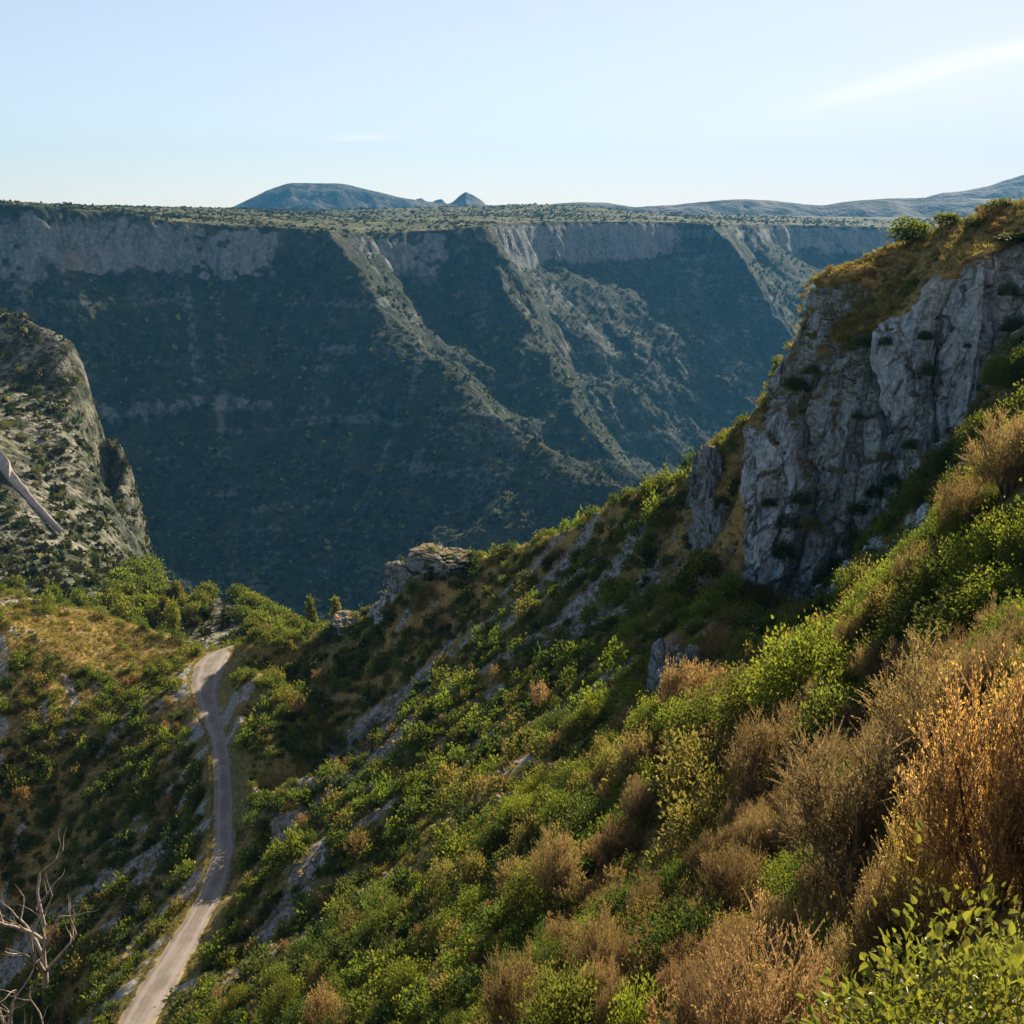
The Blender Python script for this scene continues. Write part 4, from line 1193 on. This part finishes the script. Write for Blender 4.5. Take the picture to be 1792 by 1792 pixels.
# bushes rooted in the ledges of the crag
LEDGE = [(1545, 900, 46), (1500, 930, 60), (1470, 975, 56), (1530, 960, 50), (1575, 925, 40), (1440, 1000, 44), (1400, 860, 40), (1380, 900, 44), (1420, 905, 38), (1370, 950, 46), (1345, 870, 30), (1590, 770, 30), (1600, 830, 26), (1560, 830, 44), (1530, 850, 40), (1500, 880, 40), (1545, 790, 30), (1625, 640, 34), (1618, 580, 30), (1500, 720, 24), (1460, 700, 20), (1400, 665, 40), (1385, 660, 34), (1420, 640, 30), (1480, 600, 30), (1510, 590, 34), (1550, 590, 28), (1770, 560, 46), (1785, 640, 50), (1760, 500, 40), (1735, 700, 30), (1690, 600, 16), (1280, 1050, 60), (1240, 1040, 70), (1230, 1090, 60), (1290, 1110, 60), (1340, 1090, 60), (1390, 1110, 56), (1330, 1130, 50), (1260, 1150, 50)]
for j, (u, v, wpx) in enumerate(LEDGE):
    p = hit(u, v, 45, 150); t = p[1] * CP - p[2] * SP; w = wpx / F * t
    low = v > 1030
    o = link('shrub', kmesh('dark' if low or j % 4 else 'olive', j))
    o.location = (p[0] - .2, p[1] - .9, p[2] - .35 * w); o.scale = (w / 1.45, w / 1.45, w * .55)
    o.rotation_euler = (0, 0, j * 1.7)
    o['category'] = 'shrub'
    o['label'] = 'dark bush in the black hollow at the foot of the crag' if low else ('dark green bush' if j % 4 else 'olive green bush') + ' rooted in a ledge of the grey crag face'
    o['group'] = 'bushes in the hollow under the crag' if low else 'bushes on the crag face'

# weeds along the edges of the road
vx, vy, vz, vs2 = [], [], [], []
for side in (road_L, road_R):
    c = catmull(side, 40)
    other = catmull(road_R if side is road_L else road_L, 40)
    o = c - other; o /= np.linalg.norm(o[:, :2], axis=1)[:, None]
    nn_ = np.clip(fbm(np.arange(len(c)) * .06, np.arange(len(c)) * 0 + (2.2 if side is road_L else 5.1), oct=3), -1, 1)
    for rep in range(2):
        q = c + o * (.05 + .35 * g.random(len(c)) - .25 * (nn_ > .1))[:, None]
        m = g.random(len(c)) < .8
        vx += list(q[m, 0]); vy += list(q[m, 1]); vz += list(q[m, 2] + .05); vs2 += list(.14 + .22 * g.random(m.sum()))
merged('verge_grass', TU, M_dry, [(int(g.random() < .6), vx[i], vy[i], vz[i], vs2[i], 1.0, g.random() * 6.28, 1, 1, 1) for i in range(len(vx))], kind='stuff')

# loose limestone on the scree
def stone(seed):
    g = np.random.default_rng(seed)
    bmv = np.array([(x, y, z) for x in (-1, 1) for y in (-1, 1) for z in (-1, 1)], float) * (.6 + .5 * g.random((8, 3))) * np.array((.55, .4, .3))
    Fq = np.array([(0, 1, 3, 2), (4, 6, 7, 5), (0, 4, 5, 1), (2, 3, 7, 6), (0, 2, 6, 4), (1, 5, 7, 3)])
    return bmv, Fq, np.ones((8, 3))
idx = np.where((sc_ > .4) & (rdm < .05) & (uu > -200) & (uu < 1900) & (vv > 900))[0]
idx = idx[g.random(len(idx)) < .55]
merged('loose_stones', [stone(i) for i in range(5)], M_outcrop, [(int(g.integers(5)), xx[i], yy[i], zz[i] + .05, .25 + .55 * g.random() ** 2, 1, g.random() * 6.28, 1, 1, 1) for i in idx], kind='stuff')
# ------------------------------------------------------------------ trees
def make_trunk(seed, h, r):
    parts = []; branching(seed, np.array((0, 0, -.08 * h)), np.array((0, 0, 1.0)), h * .62, r, 2, parts, .18, .75, .55)
    return join(parts)
TRK = [mesh_from('trunk', *make_trunk(i + 3, 1.0, .035), M_bark) for i in range(3)]
CRN = {
 'bright': [proto_mesh('crown', leafy(310 + i, 150, 9, .10, BRIGHT + GREEN, 1.0, .42, 'round', .16), M_leaf) for i in range(3)],
 'dark': [proto_mesh('crown', leafy(320 + i, 150, 9, .10, DARK + GREEN, 1.0, .42, 'round', .16), M_leaf) for i in range(2)],
 'cone': [proto_mesh('crown', leafy(330 + i, 150, 9, .09, OLIVE + GREEN, 1.0, .34, 'cone', .13), M_leaf) for i in range(2)],
}
def tree(kind, i, loc, w, h, label, group=None, name='tree'):
    r = bpy.data.objects.new(name, None); COL.objects.link(r)
    ww = .68 if kind == 'cone' else .9
    r.location = loc; r.scale = (w / ww, w / ww, h); r.rotation_euler = (0, 0, random.random() * 6.28)
    r['label'] = label; r['category'] = 'tree'
    if group: r['group'] = group
    link('crown', CRN[kind][i % len(CRN[kind])], r); link('trunk', TRK[i % 3], r)
    return r
def hit_any(hf, u, v, y0, y1):
    d = ray(u, v); yy = np.linspace(y0, y1, 1200)
    p = d[None, :] * (yy / d[1])[:, None]
    b = p[:, 2] < hf(p[:, 0], p[:, 1])
    return p[int(np.argmax(b))] if b.any() else None
# on the crag's skyline
for u, vt, vb, w, k, lab in ((1590, 385, 440, 62, 'bright', 'bushy green tree leaning on the skyline at the left of the crag top'),
                             (1655, 372, 412, 44, 'bright', 'small round green tree between two others on the crag skyline'),
                             (1752, 352, 392, 50, 'bright', 'rightmost green tree on the crag skyline'),
                             (1718, 360, 396, 22, 'dark', 'tiny dark tree just left of the rightmost skyline tree'),
                             (1775, 435, 490, 60, 'dark', 'dark green bush in the dry grass above the tall grey face'),
                             (1700, 395, 425, 40, 'dark', 'low dark bush in dry grass under the skyline trees')):
    yq = {1590: 104.3, 1655: 102.4, 1752: 99.0, 1718: 100.3, 1775: 92, 1700: 98}[u]
    p = P(u, vb, yq); t = p[1] * CP - p[2] * SP
    gz = ground(p[0], p[1])
    tree(k, u, (p[0], p[1], gz - .1), w / F * t, min(w / F * t * .95, max(.8, P(u, vt, p[1])[2] - gz)), lab, 'trees on the crag skyline')
# in the wooded dip behind the saddle
VAL = [(545, 1048, 1092, 26, 'cone', 'pointed tree standing against the black canyon, left of its twin'),
       (588, 1048, 1092, 26, 'cone', 'pointed tree nearest the ridge, right of its twin'),
       (312, 1020, 1062, 34, 'cone', 'pale tree alone at the foot of the knoll'),
       (290, 1045, 1100, 26, 'cone', 'slim tree at the edge of the bright wood'),
       (305, 1055, 1110, 22, 'bright', 'slim bright tree in front of the knoll')]
for q in ((215, 1005), (240, 990), (262, 985), (225, 1030), (250, 1020), (275, 1015), (285, 1035), (205, 1045), (235, 1055), (262, 1050), (200, 1025), (220, 1065), (250, 1072), (275, 1068), (185, 1050), (170, 1070)):
    VAL.append((q[0], q[1] - 8, q[1] + 34, 44, 'bright', 'bright green tree in the dense wood left of the knoll'))
for q in ((420, 1030), (440, 1042), (458, 1050), (470, 1062), (490, 1068), (505, 1078), (520, 1085), (455, 1075), (480, 1085), (500, 1095), (470, 1098), (440, 1088), (350, 1040), (340, 1060), (365, 1025), (425, 1065)):
    VAL.append((q[0], q[1] - 4, q[1] + 24, 36, 'bright', 'bright green tree on the slope right of the knoll top'))
for q in ((30, 1040), (95, 1055), (140, 1066), (180, 1080), (215, 1090)):
    VAL.append((q[0], q[1] - 30, q[1] + 2, 30, 'bright', 'green tree just behind the golden saddle ridge'))
for q in ((270, 1000), (320, 990), (300, 985)):
    VAL.append((q[0], q[1] - 14, q[1] + 10, 22, 'dark', 'dull green treetop at the dark edge of the canyon'))
cnt = {}
for q in VAL: cnt[q[5]] = cnt.get(q[5], 0) + 1
for i, (u, vt, vb, w, k, lab) in enumerate(VAL):
    p = P(u, vb, 203) if u in (545, 588) else hit_any(far_height, u, vb, 178, 620)
    if p is None: continue
    t = p[1] * CP - p[2] * SP
    gz = float(far_height(p[0:1], p[1:2])[0])
    tree(k, i, (p[0], p[1], gz - .2), w / F * t, max(2.0, P(u, vt, p[1])[2] - gz), lab, 'trees of the wooded dip' )
# bleached dead trees at the lower left
def dead_tree(u, vt, y, lean, label, seed, depth=3):
    x = ray(u, 1700)[0] * y / ray(u, 1700)[1]
    gz = ground(x, y); h = P(u, vt, y)[2] - gz
    r = bpy.data.objects.new('dead_tree', None); COL.objects.link(r); r.location = (x, y, gz)
    r['label'] = label; r['category'] = 'dead tree'
    parts = []; branching(seed, np.array((0, 0, -.3)), unit(np.array((lean, 0, 1.0))), h * .5, h * .024, 0, parts, .12)
    link('trunk', mesh_from('trunk', *join(parts), M_dead), r)
    top = parts[0][0][-7:].mean(0) if False else None
    g = np.random.default_rng(seed)
    V = parts[0][0]; n = len(V) // 5
    for k in range(6):
        i = (2 + k % 4) * 5
        c = V[i:i + 5].mean(0)
        bp = []; a = g.random() * 6.28
        branching(seed * 3 + k, c, unit(np.array((math.cos(a) * .9, math.sin(a) * .5, .75))), h * (.34 - .02 * k), h * .011, 2, bp, .3, .8, .62)
        link('branch', mesh_from('branch', *join(bp), M_dead), r)
dead_tree(75, 1465, 96, .12, 'tall bleached dead tree with bare forked branches at the lower left', 5)
dead_tree(15, 1660, 84, -.1, 'bleached dead tree with ochre branches cut off by the left edge', 9)

# ------------------------------------------------------------------ scrub of the canyon and the plateau: nobody could count it
def clump(seed, cols, n=9):
    g = np.random.default_rng(seed)
    d = unit(g.normal(size=(n, 3))); d[:, 2] = np.abs(d[:, 2])
    c = d * np.array((.42, .42, .6)) * (.4 + .6 * g.random((n, 1)))
    V, Fq = leaves(c - d * .2, unit(g.normal(size=(n, 3))), d, np.full(n, .75), np.full(n, .62), .2)
    return V, Fq, tint_rows(g, n, cols)
CL = [clump(1, [(.055, .062, .02), (.075, .078, .026)]), clump(2, [(.03, .045, .017), (.04, .055, .02)]), clump(3, [(.085, .09, .035), (.065, .075, .028)]), clump(4, [(.055, .07, .022), (.035, .05, .018)])]
N3 = 120000
g = np.random.default_rng(33)
y3 = 185 * (2950 / 185) ** (g.random(N3) ** .62)
x3 = (-.56 + 1.12 * g.random(N3)) * y3
z3 = far_height(x3, y3)
h0 = far_height(x3 + 4, y3); h1 = far_height(x3, y3 + 4)
sl = np.hypot((h0 - z3) / 4, (h1 - z3) / 4)
d3 = np.hypot(x3, y3)
zb3 = z3 + 14 * fbm(x3 * .004, y3 * .004, oct=3)
bandm = np.exp(-((zb3 + 45) / 30) ** 2) * smooth(.4, .8, sl) * smooth(900, 1000, d3)
ok = (g.random(N3) < (.85 - .8 * bandm) * (1 - np.where(d3 < 650, smooth(2.5, 5, sl), smooth(1.3, 2.2, sl)))) & (far.at(x3, y3, far.lroad) < .1)
u3, v3 = project(x3, y3, z3)
ok &= (g.random(N3) < .55 + .45 * smooth(-.3, .3, fbm(x3 * .012, y3 * .012, oct=4))) & (v3 < 1200)
s3_ = np.where(d3 < 650, 1.25, 1.0) * (1.8 + 5.0 * g.random(N3) ** 3) * (.45 + .55 * smooth(250, 900, d3)) * (1 + .25 * smooth(1500, 2500, d3))
pf, pp = [], []
clearing = smooth(.12, -.12, fbm(x3 * .0045, y3 * .003, oct=3)) * .6
for i in np.where(ok)[0]:
    b = .4 + 1.7 * g.random() ** 2.5
    onp = z3[i] > -32 and d3[i] > 1150 and sl[i] < .4
    if onp and clearing[i] > g.random(): continue
    rec = (int(g.integers(4)), x3[i], y3[i], z3[i] - .2, s3_[i], .75 if onp else 1.0, g.random() * 6.28, b, b, b)
    (pp if onp else pf).append(rec)
# the steep flank of the left hill, too steep to be sown from above
P3 = np.stack([FX, FY, FZ], -1)
area = np.linalg.norm(np.cross(P3[1:, :-1] - P3[:-1, :-1], P3[:-1, 1:] - P3[:-1, :-1]), axis=-1)
wgt = (area * (fsteep[:-1, :-1] > .22) * (fd[:-1, :-1] < 640) * (fd[:-1, :-1] > 270) * (FX[:-1, :-1] < 0) * (np.abs(FX[:-1, :-1] / FY[:-1, :-1]) < .5)).ravel()
pick = g.choice(len(wgt), 1300, p=wgt / wgt.sum())
pi, pj = pick // area.shape[1], pick % area.shape[1]
fr = g.random((2, len(pick), 1))
pts = P3[pi, pj] + (P3[pi + 1, pj] - P3[pi, pj]) * fr[0] + (P3[pi, pj + 1] - P3[pi, pj]) * fr[1]
for q in pts:
    b = .5 + .9 * g.random()
    pf.append((int(g.integers(4)), q[0], q[1], q[2] - .3, 1.2 + 2.6 * g.random() ** 2, 1.0, g.random() * 6.28, b, b, b))
merged('canyon_scrub', CL, M_far, pf, kind='stuff')
merged('plateau_scrub', CL, M_far, pp, kind='stuff')

# ------------------------------------------------------------------ low limestone outcrops on the slope
def outcrop(u, v, y, w, h, seed, label):
    p = P(u, v, y); x = p[0]; gz = ground(x, y)
    bmv = []
    n, m = 46, 30
    th = np.linspace(0, 2 * np.pi, n, endpoint=False); ph = np.linspace(-.25, 1.0, m) * np.pi / 2
    T_, Ph = np.meshgrid(th, ph, indexing='ij')
    D = np.stack([np.cos(T_) * np.cos(Ph), np.sin(T_) * np.cos(Ph), np.sin(Ph)], -1)
    D = np.sign(D) * np.abs(D) ** .62
    S = D * np.array((w * .5, w * .38, h))
    a, b, hid = worley(S[..., 0] / (w * .24) + seed, S[..., 1] / (w * .24), S[..., 2] / (h * .42))
    k = 1 + .34 * (hid - .5) - .22 * smooth(.16, 0, b - a) + .16 * fbm(S[..., 0] * 1.2 + seed, S[..., 1] * 1.2, S[..., 2] * .6, oct=4)
    V = S * k[..., None]
    f = grid_faces(n + 1, m); V2 = np.concatenate([V, V[:1]], 0).reshape(-1, 3)
    o = link('rock_outcrop', mesh_from('rock_outcrop', V2, f, M_outcrop, None, False), label=label, category='rock', group='limestone outcrops on the slope')
    o.location = (x, y, gz - .3 * h); o.rotation_euler = (0, 0, seed)
    return o
outcrop(1236, 880, 112, 4.4, 4.2, 1.1, 'steep grey outcrop on the ridge left of the crag')
outcrop(1245, 930, 106, 4.0, 5.0, 2.3, 'lower grey outcrop under the steep one left of the crag')
outcrop(1185, 1165, 72, 4.0, 3.6, 3.2, 'blue grey outcrop standing in the hollow below the crag')
outcrop(1440, 1060, 84, 2.6, 3.0, 4.4, 'small pale rock at the right end of the dark hollow')
outcrop(775, 992, 141.0, 8.5, 1.7, 5.7, 'broad low outcrop on the bend of the ridge crest')
outcrop(715, 1050, 142.0, 6.0, 2.2, 6.1, 'shaded outcrop below the bend of the ridge crest')
outcrop(610, 1100, 147, 5.5, 1.4, 7.9, 'low rocky lump on the ridge crest above the road')

# ------------------------------------------------------------------ air
def haze():
    M = Mat('haze')
    v = M.n('ShaderNodeVolumePrincipled')
    v.inputs['Color'].default_value = (.07, .30, .60, 1)
    v.inputs['Density'].default_value = 0.62e-4
    v.inputs['Anisotropy'].default_value = .2
    M.t.links.new(v.outputs[0], M.out.inputs['Volume'])
    x0, x1, y0, y1, z0, z1 = -5800, 5800, -300, 5900, -420, 330
    V = np.array([(x, y, z) for x in (x0, x1) for y in (y0, y1) for z in (z0, z1)], float)
    Fq = np.array([(0, 1, 3, 2), (4, 6, 7, 5), (0, 4, 5, 1), (2, 3, 7, 6), (0, 2, 6, 4), (1, 5, 7, 3)])
    o = link('haze', mesh_from('haze', V, Fq, M.m, smooth_shade=False), kind='stuff')
haze()
